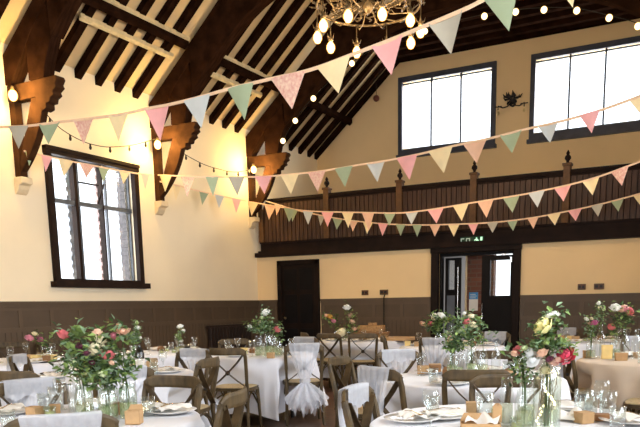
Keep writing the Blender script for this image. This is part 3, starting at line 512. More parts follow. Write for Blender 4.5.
BQ = {"T1": [[-2.599, 2.426], [[-0.078, -0.084, 0.439, "coral", 1], [-0.034, -0.037, 0.455, "green", 1.3], [0.031, 0.034, 0.411, "cream", 1], [0.008, 0.009, 0.365, "cream", 1.35], [0.049, 0.053, 0.335, "coral", 1.1], [0.021, 0.022, 0.444, "peach", 0.7], [0.028, 0.031, 0.242, "greenw", 0.7], [0.098, 0.105, 0.446, "peach", 0.8], [0.072, 0.077, 0.423, "pink", 0.8], [-0.031, -0.033, 0.372, "plum", 0.9], [-0.017, -0.018, 0.348, "plum", 0.6], [-0.063, -0.068, 0.383, "green", 0.8], [-0.053, -0.056, 0.303, "greenw", 0.4], [0.06, 0.064, 0.297, "peach", 0.5], [-0.001, -0.001, 0.3, "plum", 0.6]]], "T2a": [[-4.889, 5.109], [[0.021, 0.02, 0.367, "white", 0.9], [-0.006, -0.005, 0.312, "white", 0.8], [0.032, 0.031, 0.273, "white", 0.7], [0.019, 0.018, 0.414, "greenw", 0.6], [-0.057, -0.054, 0.342, "peach", 1.2], [-0.094, -0.09, 0.389, "peach", 1.0]]], "T2c": [[-6.332, 5.156], [[-0.032, -0.04, 0.263, "pink", 1.3], [0.031, 0.038, 0.249, "magenta", 1.3], [0.003, 0.004, 0.302, "cream", 0.9]]], "T2b": [[-5.87, 6.889], [[0.012, 0.01, 0.317, "white", 1.1], [0.038, 0.032, 0.267, "white", 0.8], [-0.01, -0.009, 0.208, "greenw", 0.8], [0.015, 0.012, 0.146, "white", 0.7]]], "T3": [[-4.304, 6.478], [[-0.014, -0.009, 0.485, "white", 1.4], [0.088, 0.059, 0.303, "coral", 1.3], [-0.151, -0.1, 0.335, "white", 0.8], [-0.061, -0.04, 0.375, "cream", 0.9], [-0.042, -0.028, 0.428, "greenw", 0.7], [0.044, 0.03, 0.331, "greenw", 0.8]]], "T4": [[-5.018, 9.662], [[0.032, 0.017, 0.514, "white", 1.5], [-0.196, -0.102, 0.377, "yellow", 1.1], [-0.144, -0.075, 0.317, "pink", 1.2], [-0.052, -0.027, 0.151, "cream", 2.3], [0.097, 0.05, 0.298, "peach", 1.2], [0.122, 0.063, 0.193, "peach", 1.2], [0.071, 0.037, 0.387, "dusty", 1.0], [-0.249, -0.13, 0.393, "peach", 0.9]]], "T6": [[-3.15, 8.575], [[-0.018, -0.007, 0.392, "white", 1.5], [0.048, 0.017, 0.391, "white", 1.5], [-0.084, -0.031, 0.3, "coral", 1.2], [-0.166, -0.061, 0.301, "peach", 1.1], [-0.038, -0.014, 0.361, "cream", 1], [0.114, 0.041, 0.335, "greenw", 0.9]]], "T5": [[-1.691, 5.219], [[0.05, 0.016, 0.389, "cream", 1.1], [0.008, 0.002, 0.412, "coral", 1.0], [0.035, 0.011, 0.448, "cream", 0.8], [-0.014, -0.005, 0.474, "white", 0.6], [-0.041, -0.013, 0.345, "greenw", 0.7], [-0.096, -0.031, 0.286, "peach", 1.2], [-0.068, -0.022, 0.264, "coral", 1.3], [-0.11, -0.036, 0.256, "peach", 1.0], [-0.053, -0.017, 0.234, "cream", 0.8], [0.084, 0.027, 0.433, "green", 0.8], [-0.027, -0.009, 0.405, "plum", 0.6]]], "T7": [[-0.635, 3.061], [[-0.031, -0.006, 0.456, "lemon", 1.8], [0.018, 0.004, 0.498, "white", 0.9], [-0.001, -0.0, 0.492, "white", 0.6], [-0.024, -0.005, 0.345, "peach", 1], [0.065, 0.014, 0.332, "crimson", 1.5], [-0.115, -0.024, 0.353, "coral", 1.2], [-0.009, -0.002, 0.269, "cream", 1.0], [0.021, 0.005, 0.302, "dusty", 0.9], [-0.071, -0.015, 0.339, "gyp", 1.3], [-0.062, -0.013, 0.306, "gyp", 1.2], [-0.131, -0.027, 0.339, "peach", 0.7], [0.04, 0.009, 0.315, "dusty", 0.7], [-0.095, -0.02, 0.36, "greenw", 0.6], [0.005, 0.001, 0.315, "plum", 0.7], [-0.005, -0.001, 0.381, "greenw", 0.5]]], "T8": [[-0.812, 7.223], [[-0.079, -0.009, 0.49, "white", 1.4], [-0.015, -0.002, 0.478, "peach", 1.3], [0.046, 0.005, 0.455, "coral", 1.5], [-0.05, -0.006, 0.475, "peach", 1.0], [-0.102, -0.012, 0.308, "coral", 1.2], [0.011, 0.001, 0.474, "pink", 1.0]]], "T8b": [[-1.019, 7.292], [[-0.036, -0.005, 0.527, "white", 0.8], [-0.022, -0.003, 0.485, "cream", 0.8], [0.015, 0.002, 0.466, "greenw", 0.7], [-0.069, -0.01, 0.344, "magenta", 1.3], [-0.133, -0.019, 0.378, "white", 0.9], [-0.088, -0.013, 0.382, "cream", 0.7], [-0.114, -0.016, 0.339, "peach", 0.7]]]}
def hash_key(p): return int(abs(p[0])*1000+abs(p[1])*77)

# ------------------------------------------------------------ chandelier
CH = Vector((CX, 8.13, 4.39))
t = tag(empty('chandelier', CH), 'ornate bronze ring chandelier with hanging warm bulbs on the hall axis', 'chandelier')
R_ = .60
ring = [(R_*cos(2*pi*k/40), R_*sin(2*pi*k/40), .30) for k in range(41)]
MB().tube(ring, .014, 6).build('ring', M['bronze'], t, smooth=True)
MB().tube([(R_*.55*cos(2*pi*k/30), R_*.55*sin(2*pi*k/30), .40) for k in range(31)], .012, 6).build('inner_ring', M['bronze'], t, smooth=True)
MB().lathe([(.02, .22), (.07, .28), (.04, .36), (.08, .44), (.03, .55), (.012, .6), (.012, 1.25)], (0, 0, 0), 14).build('hub', M['bronze'], t, smooth=True)
rr = random.Random(5)
mb = MB()
for k in range(210):                             # scrolled leaf work massed above and along the ring
    a = rr.uniform(0, 2*pi); q = rr.choice((rr.uniform(.05, .6), .6, .33)); z = .36+rr.uniform(-.06, .16)+.12*(.6-q)
    p = Vector((q*cos(a), q*sin(a), z)); d = Vector((rr.uniform(-1, 1), rr.uniform(-1, 1), rr.uniform(-.8, .8)))*.06
    mb.tube([p, p+d, p+d*1.4+Vector((-d.y, d.x, .02)), p+d*.9+Vector((-d.y, d.x, 0))*1.6], [.008, .011, .008, .004], 5)
mb.build('scrollwork', M['bronze'], t)
NB = 10
for k in range(NB):
    a = 2*pi*k/NB+.38; c, s = cos(a), sin(a)
    arm = MB().tube([(.06*c, .06*s, .34), (.25*c, .25*s, .20), (.45*c, .45*s, .20), (R_*c, R_*s, .30)], .007, 5).tube([(R_*c, R_*s, .30), (R_*c, R_*s, .06)], .006, 5)
    arm.lathe([(.02, .055), (.035, .075), (.02, .10), (.008, .14)], (R_*c, R_*s, 0), 10)
    for q in range(4):
        e = a+q*pi/2; arm.tube([(R_*c, R_*s, .09), (R_*c+.04*cos(e), R_*s+.04*sin(e), .10), (R_*c+.055*cos(e), R_*s+.055*sin(e), .14)], [.009, .008, .003], 4)
    arm = arm.build('arm', M['bronze'], t, smooth=True)
    MB().lathe([(.001, -.078), (.030, -.070), (.054, -.030), (.054, .01), (.034, .045), (.016, .065)], (R_*c, R_*s, 0), 12).build('bulb', M['bulbhot'], arm, smooth=True)
    l = bpy.data.lights.new('bulb_light', 'POINT'); l.energy = 17; l.color = (1, .68, .36); l.shadow_soft_size = .05
    lo = bpy.data.objects.new('chandelier_lamp', l); COL.objects.link(lo); lo.location = CH+Vector((R_*c, R_*s, -.13))
t2 = MB().tube([(0, 0, 1.2), (0, 0, CZ-4.39)], .01, 6).build('chain', M['iron'], t)

# ------------------------------------------------------------ festoons of bulbs
def catmull(P, n=6):
    P = [Vector(p) for p in P]; out = []
    for i in range(len(P)-1):
        a, b, c, d = P[max(i-1, 0)], P[i], P[i+1], P[min(i+2, len(P)-1)]
        for k in range(n):
            s = k/n; out.append(.5*((2*b)+(c-a)*s+(2*a-5*b+4*c-d)*s*s+(3*b-a-3*c+d)*s**3))
    out.append(P[-1]); return out
star = [(-7.23, 4.27), (-6.96, 4.58), (-6.58, 4.90), (-5.82, 5.35), (-5.15, 5.52), (-4.51, 5.62), (-4.00, 5.65), (-3.54, 5.66), (-3.06, 5.63), (-2.64, 5.58), (-2.17, 5.48), (-1.72, 5.30), (-1.33, 5.12), (-1.0, 4.85)]
t = tag(empty('festoon_lights'), 'string of star-bright warm bulbs following the arched truss over the gallery', 'string lights')
ys = TY[2]-.22
MB().tube(catmull([(x, ys, z-.01) for x, z in star]), .006, 5).build('cable', M['wire'], t)
sb = MB().ball((0, 0, 0), .050, 12, 8).data('bulb', M['bulbstar'], True)
for x, z in star:
    b = obj('bulb', sb, t, (x, ys-.03, z-.05))
star_pts = [(x, ys-.03, z-.05) for x, z in star]
def wall_festoon(pts, lab):
    t = tag(empty('festoon_lights'), lab, 'string lights')
    P = catmull(pts, 6); MB().tube(P, .006, 5).build('cable', M['wire'], t)
    acc = 0; last = P[0]
    bm_ = MB().lathe([(.012, .0), (.014, -.03), (.02, -.05), (.012, -.075), (.001, -.08)], (0, 0, 0), 8, False).data('lamp_holder', M['wire'], True)
    for p in P[1:]:
        acc += (p-last).length; last = p
        if acc > .34:
            acc = 0; obj('lamp_holder', bm_, t, p)
wall_festoon([(-7.9, 6.72, 4.02), (-7.9, 6.894, 3.801), (-7.9, 7.119, 3.65), (-7.9, 7.448, 3.559), (-7.9, 7.714, 3.541), (-7.9, 7.997, 3.564), (-7.9, 8.466, 3.674), (-7.9, 8.953, 3.848)], 'dark festoon cable slung between two trusses above the tall mullioned window')
wall_festoon([(-7.9, 9.35, 3.86), (-7.9, 9.602, 3.751), (-7.9, 10.107, 3.66), (-7.9, 10.546, 3.645), (-7.9, 11.015, 3.664), (-7.9, 11.6, 3.80)], 'dark festoon cable slung from the middle truss to the gallery truss')
# bright lamps tucked into the truss brackets
for i, (y, z, lab) in enumerate(((TY[0]-.18, 3.90, 'glowing warm bulb in the bracket of the truss left of the tall window'), (TY[1]-.20, 3.78, 'glowing warm bulb in the bracket of the middle truss'), (TY[1]+.16, 3.76, 'second warm bulb, on the gallery side of the middle truss'), (TY[2]-.20, 3.80, 'glowing warm bulb in the bracket of the truss by the gallery'))):
    x = LX+.24 if i != 2 else LX+.30
    t = tag(empty('bracket_lamp', (x, y, z)), lab, 'lamp')
    MB().lathe([(.02, .04), (.025, .08), (.01, .11)], (0, 0, 0), 10).tube([(0, 0, .1), (-.1, .1, .12)], .008, 5).build('lamp_holder', M['bronze'], t)
    MB().ball((0, 0, 0), .06, 12, 8, 1.2).build('bulb', M['bulbhot'], t, smooth=True)
    l = bpy.data.lights.new('bracket_light', 'POINT'); l.energy = 55 if i != 2 else 24; l.color = (1, .66, .22); l.shadow_soft_size = .05
    lo = bpy.data.objects.new('bracket_light', l); COL.objects.link(lo); lo.location = (x+.16, y-.14, z-.02)

# ------------------------------------------------------------ bunting
BUNT_LAB = dict(A='bunting with the largest pennants, slung nearest, crossing below the chandelier', B1='short bunting swag of pastel pennants across the top of the tall window',
    B2='bunting swag passing in front of the two high windows down to the middle truss', C1='short faded bunting swag on the wall between middle truss and gallery',
    C2='upper of the two bunting swags crossing the gallery front', D='lower of the two bunting swags, hugging the dark gallery boards')
for key, B in BUNT.items():
    t = tag(empty('bunting'), BUNT_LAB[key], 'bunting', 'pastel bunting strings')
    P = catmull(B['path'], 5)
    MB().tube(P, .01, 5, sq=(.004, .011)).build('tape', M['cord'], t)
    for (p0, p1, ln, c) in B['fl']:
        a, b = Vector(p0), Vector(p1); n = (b-a).cross(Vector((0, 0, 1))).normalized(); rr = random.Random(hash_key(p0))
        tw = rr.uniform(-.02, .02); cu = rr.uniform(-.012, .012); tip = Vector(ln)
        def fn(u_, v_, a=a, b=b, tip=tip, n=n, tw=tw, cu=cu):
            q = a+(b-a)*u_; q = q+(tip-q)*v_
            return q+n*(tw*v_+cu*sin(u_*pi)*(1-v_)*2+.006)
        o = MB().grid(fn, 4, 5).build('pennant', M['flag_'+c], t, smooth=True)
        o['label'] = FLAG[c][0]+' cloth pennant'

# ------------------------------------------------------------ cross-back chair
def chair_meshes():
    D = {}
    def outline(n=24, s=1.0):
        pts = []
        for k in range(n):
            a = 2*pi*k/n; x = cos(a); y = sin(a); e = .55
            px = .215*s*(abs(x)**e)*(1 if x > 0 else -1)*(1+.07*y); py = .205*s*(abs(y)**e)*(1 if y > 0 else -1)
            pts.append((px, py))
        return pts
    D['seat'] = MB().prism(outline(24, .93), .462, .476, 'z').data('seat_weave', M['seat'])
    D['rim'] = MB().prism(outline(), .435, .468, 'z').data('seat', M['wood'])
    for s in (-1, 1):
        D['rear', s] = MB().tube([(s*.205, -.235, 0), (s*.195, -.20, .25), (s*.188, -.185, .45), (s*.192, -.20, .62), (s*.20, -.235, .78), (s*.196, -.250, .845)], 0, sq=[(.014, .016), (.016, .018), (.018, .02), (.017, .018), (.017, .016), (.016, .014)]).data('rear_post', M['wood'])
        D['leg', s] = MB().tube([(s*.205, .185, 0), (s*.192, .175, .25), (s*.18, .165, .44)], 0, sq=[(.012, .012), (.015, .015), (.019, .019)]).data('leg', M['wood'])
        D['slat', s] = MB().tube([(s*.192, -.245+.006*s, .835), (s*.11, -.238+.006*s, .735), (0, -.222+.006*s, .63), (-s*.10, -.205+.006*s, .545), (-s*.178, -.19+.006*s, .49)], 0, sq=(.024, .005)).data('cross_slat', M['wood2'])
        D['side', s] = MB().tube([(s*.192, .165, .25), (s*.19, .12, .36), (s*.187, .04, .42), (s*.187, -.06, .42), (s*.19, -.14, .36), (s*.193, -.19, .25)], .009, 6).data('arch_brace', M['wood'], True)
    D['side', 0] = MB().tube([(-.19, .175, .25), (-.13, .175, .37), (-.05, .178, .42), (.05, .178, .42), (.13, .175, .37), (.19, .175, .25)], .009, 6).data('arch_brace', M['wood'], True)
    D['side', 2] = MB().tube([(-.192, -.195, .25), (-.13, -.19, .37), (-.05, -.188, .42), (.05, -.188, .42), (.13, -.19, .37), (.192, -.195, .25)], .009, 6).data('arch_brace', M['wood'], True)
    # broad bentwood top rail, bowed back, rounding down into the posts
    P = []; 
    for k in range(17):
        s = -1+2*k/16; x = .205*s; y = -.250-.045*(1-s*s); z = .85-(.022*(max(0, abs(s)-.7)/.3)**2)
        P.append((x, y, z))
    D['top'] = MB().tube(P, 0, sq=[(.011, .037-.012*max(0, abs(-1+2*k/16)-.75)/.25) for k in range(17)]).data('top_rail', M['wood'], False)
    D['ring'] = MB().lathe([(.022, -.012), (.026, 0), (.022, .012)], (0, 0, 0), 12).xf(Matrix.Translation((0, -.222, .628)) @ Matrix.Rotation(radians(90), 4, 'X')).data('metal_disc', M['iron'], True)
    return D
CD = chair_meshes()
def chair(x, y, tx, ty, lab, grp='cross-back chairs round the dressed tables', turn=0.0):
    """rail centre at x,y; chair faces the table centre tx,ty"""
    a = atan2(ty-y, tx-x)-pi/2+radians(turn); ox, oy = x-sin(a)*.27, y+cos(a)*.27
    t = tag(empty('cross_back_chair', (ox, oy, 0), a), lab, 'chair', grp)
    s = obj('seat', CD['rim'], t); obj('woven_pad', CD['seat'], s)
    obj('top_rail', CD['top'], t)
    for q in (-1, 1):
        obj('rear_post', CD['rear', q], t); obj('leg', CD['leg', q], t); obj('cross_slat', CD['slat', q], t); obj('arch_brace', CD['side', q], t)
    obj('arch_brace', CD['side', 0], t); obj('arch_brace', CD['side', 2], t); obj('metal_disc', CD['ring'], t)
    return ox, oy, a
def sash(ox, oy, a, lab, seed, full=True, w=.33):
    rr = random.Random(seed); ph = [rr.uniform(0, 6.28) for _ in range(5)]
    t = tag(empty('chair_sash', (ox, oy, 0), a), lab, 'chair sash', 'white tulle chair sashes')
    def back(u, v):                                  # v 0 = front lip, over the rail, down the back to the waist
        s = u*2-1; q = min(1, abs(s)*w*.5/.205); ry = -.250-.045*(1-q*q); f = .004*sin(s*16+ph[0]+v*2)+.003*sin(s*31+ph[1])
        if v < .18: k = v/.18; y = ry+.024+f*.5; z = .79+.100*k+.012*sin(s*7+ph[2])*(1-k); wd = w*.5
        elif v < .26: k = (v-.18)/.08; y = ry+.024-.048*k; z = .896+.004*sin(k*pi); wd = w*.5
        else:
            k = (v-.26)/.74; wd = w*.5*(1-.72*k**1.3)+.004; y = (ry-.024)*(1-k)+(-.275)*k-.02*sin(k*pi)+f*(1+3*k); z = .896-.40*k
        return (s*wd, y, z)
    MB().grid(back, 28, 22).build('tulle_wrap', M['tulle'], t, smooth=True)
    if full:
        def knot(u, v):
            th = u*2*pi; return ((.045+.008*sin(th*5))*cos(th)*(1+.3*sin(pi*v)), -.29+.03*sin(th), .47+.05*v+.004*sin(th*7))
        MB().grid(knot, 16, 4).build('knot', M['tulle'], t, smooth=True)
        for layer in range(3):
            lw = .18+.03*layer; zb = .15+.06*layer
            def tail(u, v, layer=layer, lw=lw, zb=zb):
                s = u*2-1; wd = .03+(lw-.03)*v**.8; jag = .035*sin(s*11+ph[3]+layer)+.025*sin(s*27+ph[4])
                z = .485-(.485-zb+.06*(s*s)*-1+jag*v)*v
                y = -.30-.06*v-.035*layer*v+.03*v*sin(s*14+ph[layer])
                return (s*wd, y, z)
            MB().grid(tail, 30, 8).build('tail', M['tulle2'], t, smooth=True)
    else:
        def tail(u, v):
            s = u*2-1; wd = .045+.03*v; return (s*wd+.02*v, -.283-.02*v+.012*sin(s*7+ph[3]), .50-.26*v)
        MB().grid(tail, 10, 8).build('tail', M['tulle2'], t, smooth=True)
    return t

# ------------------------------------------------------------ tables and cloths
def table(x, y, R, lab, clab, shaded=False, seed=1, chairs=()):
    t = tag(empty('round_table', (x, y, 0)), lab, 'table', 'round banquet tables')
    MB().lathe([(R-.02, .715), (R-.005, .72), (R-.005, .738), (R-.02, .742)], (0, 0, 0), 36, True, True).build('tabletop', M['wood2'], t)
    for k in range(4):
        a = k*pi/2+.6; MB().tube([(cos(a)*(R-.25), sin(a)*(R-.25), 0), (cos(a)*(R-.3), sin(a)*(R-.3), .715)], .018, 8).build('leg', M['iron'], t)
    rr = random.Random(seed); N = 144; vs = []; ph = rr.uniform(0, 6.28); rings = []
    am = [rr.uniform(.6, 1.3) for _ in range(14)]
    def fold(th):
        v = sin(11*th+ph)*.5+sin(7*th+ph*2)*.35+sin(17*th+ph*3)*.25; return v if v < 0 else v*1.3
    prof = [(0, .747), (R*.5, .747), (R*.93, .747)]
    mb = MB()
    vs.append((0, 0, .747)); levels = [(R*.5, .747, 0), (R*.9, .747, 0), (R-.004, .746, 0), (R+.008, .738, 0), (R+.014, .70, .10)]
    for i in range(1, 13): levels.append((R+.016+.045*(i/12), .70-(.70-.10)*(i/12), .1+.9*(i/12)))
    for (r_, z, f) in levels:
        for k in range(N):
            th = 2*pi*k/N; corner = .5+.5*cos(4*th+ph)
            rad = r_+f*(.075*fold(th)+.03*corner)+(.006*fold(th) if f else 0)
            zz = z if f < .11 else z+(f-.1)/.9*(.06-.10*corner)
            if f:                                     # the cloth is pushed in by seats tucked under it
                for (cx_, cy_, ca) in chairs:
                    for (lx_, ly_) in ((0, .215),):
                        fx_, fy_ = cx_-x-sin(ca)*.215, cy_-y+cos(ca)*.215
                        if hypot(cx_-x, cy_-y) > 1.1: continue
                        # chair-local coordinates of this cloth point
                        px, py = x+rad*cos(th)-cx_, y+rad*sin(th)-cy_
                        u_ = px*cos(ca)+py*sin(ca); v_ = -px*sin(ca)+py*cos(ca)
                        ff = hypot(fx_, fy_)
                        if abs(u_) < .27 and v_ < .235 and zz < .66:
                            k_ = min(1, max(0, (.66-zz)/.14)); sm = 1 if abs(u_) < .22 else (.27-abs(u_))/.05
                            rad -= (.235-v_)*k_*sm
            vs.append((rad*cos(th), rad*sin(th), max(.012, zz)))
    fs = [(0, 1+k, 1+(k+1) % N) for k in range(N)]
    for i in range(len(levels)-1):
        for k in range(N): fs.append((1+i*N+k, 1+(i+1)*N+k, 1+(i+1)*N+(k+1) % N, 1+i*N+(k+1) % N))
    mb.add(vs, fs)
    o = mb.build('tablecloth', M['clothshade' if shaded else 'cloth'], None, smooth=True); o.location = (x, y, 0)
    tag(o, clab, 'tablecloth', 'floor-length round tablecloths')
TB = {  # centre, radius, name used in labels
 'T1': (-2.87, 2.50, .64, 'front table under the big bouquet'),
 'T2a': (-4.55, 4.45, .68, 'table with the dark wine bottle'),
 'T2c': (-6.75, 5.15, .68, 'table with the small magenta posy'),
 'T2b': (-6.05, 6.80, .62, 'table with the upright white rose stem'),
 'T3': (-4.68, 6.85, .62, 'table with the tall white-and-coral posy'),
 'T4': (-4.95, 10.05, .66, 'table with the wicker hamper'),
 'T5': (-1.60, 5.10, .66, 'centre table with the row of posy jars'),
 'T6': (-3.05, 8.85, .66, 'table with two white roses side by side'),
 'T7': (-.80, 3.27, .68, 'front table with the fairy-lit bottle'),
 'T8': (-.50, 7.20, .70, 'shade-tinted table with coral roses in bottles'),
 'T9': (-1.55, 10.4, .68, 'far table behind the shade-tinted one'),
}
CHAIRS = [  # rail x, rail y, table, sash (0 none, 1 full, 2 loose), label, turn
 (-2.26, 1.93, 'T1', 2, 'wooden chair nearest the camera, back to us, tulle over its rail', 0),
 (-3.56, 2.83, 'T1', 2, 'wooden chair with tulle over its rail behind the small brown boxes', 8),
 (-2.92, 3.36, 'T1', 0, 'bare cross-back chair behind the front plate, X slats showing', 0),
 (-2.12, 2.90, 'T1', 0, 'bare wooden chair turned side-on at the right of the big bouquet table', -8),
 (-4.27, 3.25, 'T2a', 0, 'bare wooden chair, dark top rail, back to us left of the big bouquet', 0),
 (-5.59, 4.34, 'T2a', 1, 'chair with a white tulle sash before the small magenta posy', 25),
 (-3.66, 3.70, 'T2a', 2, 'tulle-draped chair directly below the dark wine bottle', 8),
 (-4.50, 5.49, 'T2a', 1, 'tulle-draped chair right of the single white rose stem', 0),
 (-3.66, 4.66, 'T2a', 0, 'narrow-looking wooden chair side-on, left of the crossed chair back by the white cloth', 0),
 (-8.00, 6.15, 'T2c', 0, 'wooden chair against the panelled wall, left of the pair', 0),
 (-7.90, 6.72, 'T2c', 0, 'wooden chair against the panelled wall below the tall window', 0),
 (-4.38, 5.82, 'T3', 0, 'cross-back chair, open X back, in front of the tall coral posy table', 0),
 (-5.46, 7.45, 'T3', 0, 'wooden chair on the far side of the tall coral posy table', 0),
 (-3.92, 6.60, 'T3', 1, 'chair with a ruffled tulle sash tied into a full tail', -35),
 (-4.67, 7.88, 'T3', 2, 'tulle-topped chair just behind the ruffled sash chair', 0),
 (-5.60, 9.42, 'T4', 0, 'wooden chair left of the wicker hamper table', 0),
 (-5.05, 9.18, 'T4', 0, 'cross-back chair, left one of two before the wicker hamper', 0),
 (-4.50, 9.22, 'T4', 0, 'cross-back chair, right one of two before the wicker hamper', 0),
 (-3.86, 8.50, 'T6', 0, 'wooden chair left of the paired white roses table, side turned', 0),
 (-2.93, 7.95, 'T6', 1, 'white-sashed chair directly below the paired white roses', 0),
 (-2.73, 9.74, 'T6', 2, 'tulle-wrapped chair standing before the black door leaf', 20),
 (-2.69, 5.05, 'T5', 0, 'wooden chair seen edge-on between ruffled sash and centre table', 0),
 (-2.53, 5.88, 'T5', 1, 'tulle-sashed chair at the far left of the centre table', 0),
 (-1.97, 4.23, 'T5', 2, 'chair with white tulle half covering its rail, left of the centre table front', 0),
 (-1.33, 4.34, 'T5', 0, 'bare chair with a broad dark rail in front of the posy jars', 0),
 (-1.70, 6.07, 'T5', 0, 'bare chair behind the posy jars of the centre table', 0),
 (-1.60, 3.18, 'T7', 2, 'side-on chair with tulle over one shoulder, left of the front box table', 0),
 (-1.06, 4.05, 'T7', 0, 'bare chair with a greyed rail between centre table and fairy-lit bottle', 0),
 (-1.28, 6.80, 'T8', 1, 'white-sashed chair at the left edge of the shade-tinted cloth', 0),
 (-.20, 6.33, (-1.6, 6.40), 0, 'side-on wooden chair with pale seat in front of the shade-tinted cloth', 0),
 (-.79, 8.70, 'T8', 2, 'tulle-topped chair behind the tall coral roses', 0),
 (-2.08, 11.26, 'T9', 2, 'grey-tulle chair behind the far boxes near the panelled dado', 0),
]
ORI = []
for i, (x, y, k, sh, lab, tu) in enumerate(CHAIRS):
    c = k if isinstance(k, tuple) else TB[k][:2]
    ox, oy, a = chair(x, y, c[0], c[1], lab, turn=tu); ORI.append((ox, oy, a))
    if sh: sash(ox, oy, a, 'white tulle sash on the '+lab.replace('wooden ', '').replace('white ', '').split(',')[0], 50+i, sh == 1, .33 if sh == 1 else .30)
for i, (k, (x, y, R, n)) in enumerate(TB.items()):
    table(x, y, R, 'round folding table hidden under cloth, the '+n, 'floor-length cloth over the '+n, k in ('T8',), seed=i+3, chairs=ORI)
# ------------------------------------------------------------ tableware
ZT = .75
PM = MB().lathe([(.001, .004), (.085, .004), (.10, .010), (.132, .018), (.135, .021), (.10, .015), (.085, .009), (.001, .009)], (0, 0, 0), 28, False).data('plate', M['porcelain'], True)
def napk():
    rr = random.Random(2)
    def fn(u, v): return ((u-.5)*.19+.01*sin(v*9), (v-.5)*.11, .022+.014*sin(u*7+v*3)**2+.012*sin(v*pi))
    return MB().grid(fn, 12, 8).data('napkin', M['napkin'], True)
NM_ = napk()
CM = MB().tube([(-.10, 0, .04), (0, 0, .052), (.07, 0, .045), (.09, 0, .045)], 0, sq=[(.004, .0015), (.003, .0015), (.004, .0015), (.012, .002)]).data('cutlery', M['cutlery'])
TUM = MB().lathe([(.001, .003), (.030, .003), (.030, 0), (.036, .10), (.034, .10), (.029, .008)], (0, 0, 0), 16, False).data('tumbler', M['glass'], True)
WG = MB().lathe([(.034, .0), (.034, .003), (.006, .008), (.004, .07), (.012, .085), (.034, .11), (.038, .14), (.032, .175), (.031, .175)], (0, 0, 0), 16, True).data('wine_glass', M['glass'], True)
BX = MB().box(-.035, .035, -.035, .035, 0, .05).prism([(-.037, .05), (.037, .05), (.037, .056), (-.037, .056)], -.037, .037).data('favour_box', M['kraft'])
BX2 = MB().box(-.04, .04, -.03, .03, 0, .05).prism([(-.04, .05), (.04, .05), (.0, .075)], -.03, .03).data('favour_box', M['kraft2'])
TL = MB().lathe([(.028, 0), (.032, .05), (.030, .05), (.026, .005)], (0, 0, 0), 14, True).data('candle_glass', M['glassg'], True)
CW = MB().lathe([(.001, .004), (.025, .004), (.025, .022), (.004, .022), (.002, .034), (.0005, .036)], (0, 0, 0), 12, False).data('candle', M['f_lemon'], True)
def plate(x, y, rz, lab, grp, nap=True):
    p = tag(obj('dinner_plate', PM, None, (x, y, ZT), rz), lab, 'plate', grp)
    if nap:
        tag(obj('napkin', NM_, None, (x, y, ZT), rz+.3), 'folded napkin on a plate by the '+lab.split(' the ', 1)[-1], 'napkin', 'napkins on plates')
        tag(obj('fork', CM, None, (x, y, ZT), rz+.5), 'brass-coloured fork on a plate by the '+lab.split(' the ', 1)[-1], 'fork', 'forks on plates')
def item(kind, me, x, y, lab, cat, grp=None, rz=0, s=1.0, z=ZT):
    o = tag(obj(kind, me, None, (x, y, z), rz), lab, cat, grp); o.scale = (s, s, s); return o
rr = random.Random(11)
SETS = {'T1': [(62, 1), (180, 1), (300, 0), (120, 1)], 'T2a': [(30, 0), (100, 1), (180, 1), (250, 1), (320, 1)], 'T2c': [(30, 0), (95, 1), (-60, 0), (-10, 1)], 'T2b': [(20, 0), (80, 1), (140, 1), (-100, 0)],
        'T3': [(10, 1), (75, 1), (140, 1), (215, 0), (-90, 0)], 'T4': [(-130, 0), (-80, 0), (-40, 0), (20, 1)], 'T5': [(30, 1), (90, 1), (150, 1), (-50, 0), (-90, 0)],
        'T6': [(20, 1), (90, 1), (-90, 0), (180, 0)], 'T7': [(75, 0), (20, 1), (200, 0)], 'T8': [(-80, 1), (-30, 0), (60, 1), (130, 1)], 'T9': [(-110, 0), (-60, 0), (-20, 1), (200, 1), (80, 1)]}
for k, L_ in SETS.items():
    x, y, R, n = TB[k]
    for i, (deg, bx) in enumerate(L_):
        a = radians(deg); q = R-.19
        plate(x+q*cos(a), y+q*sin(a), a+pi/2, 'white dinner plate laid on the '+n, 'plates on the '+n)
        b = a+.42
        item('wine_glass', WG, x+(q-.05)*cos(b), y+(q-.05)*sin(b), 'stemmed glass on the '+n, 'glass', 'glasses on the '+n)
        b = a-.40
        item('tumbler', TUM, x+(q-.06)*cos(b), y+(q-.06)*sin(b), 'clear tumbler on the '+n, 'glass', 'tumblers on the '+n)
        if bx: item('favour_box', BX if i % 2 else BX2, x+(q-.20)*cos(a), y+(q-.20)*sin(a), 'small kraft favour box on the '+n, 'box', 'favour boxes on the '+n, rr.uniform(0, 3), .9)
    for i in range(3):
        a = rr.uniform(0, 6.28); q = .14+.10*rr.random()
        cxx, cyy = x+q*cos(a+i*2.1), y+q*sin(a+i*2.1)
        tl = item('candle_holder', TL, cxx, cyy, 'glass tealight holder on the '+n, 'candle holder', 'tealights on the '+n)
        obj('candle', CW, tl)
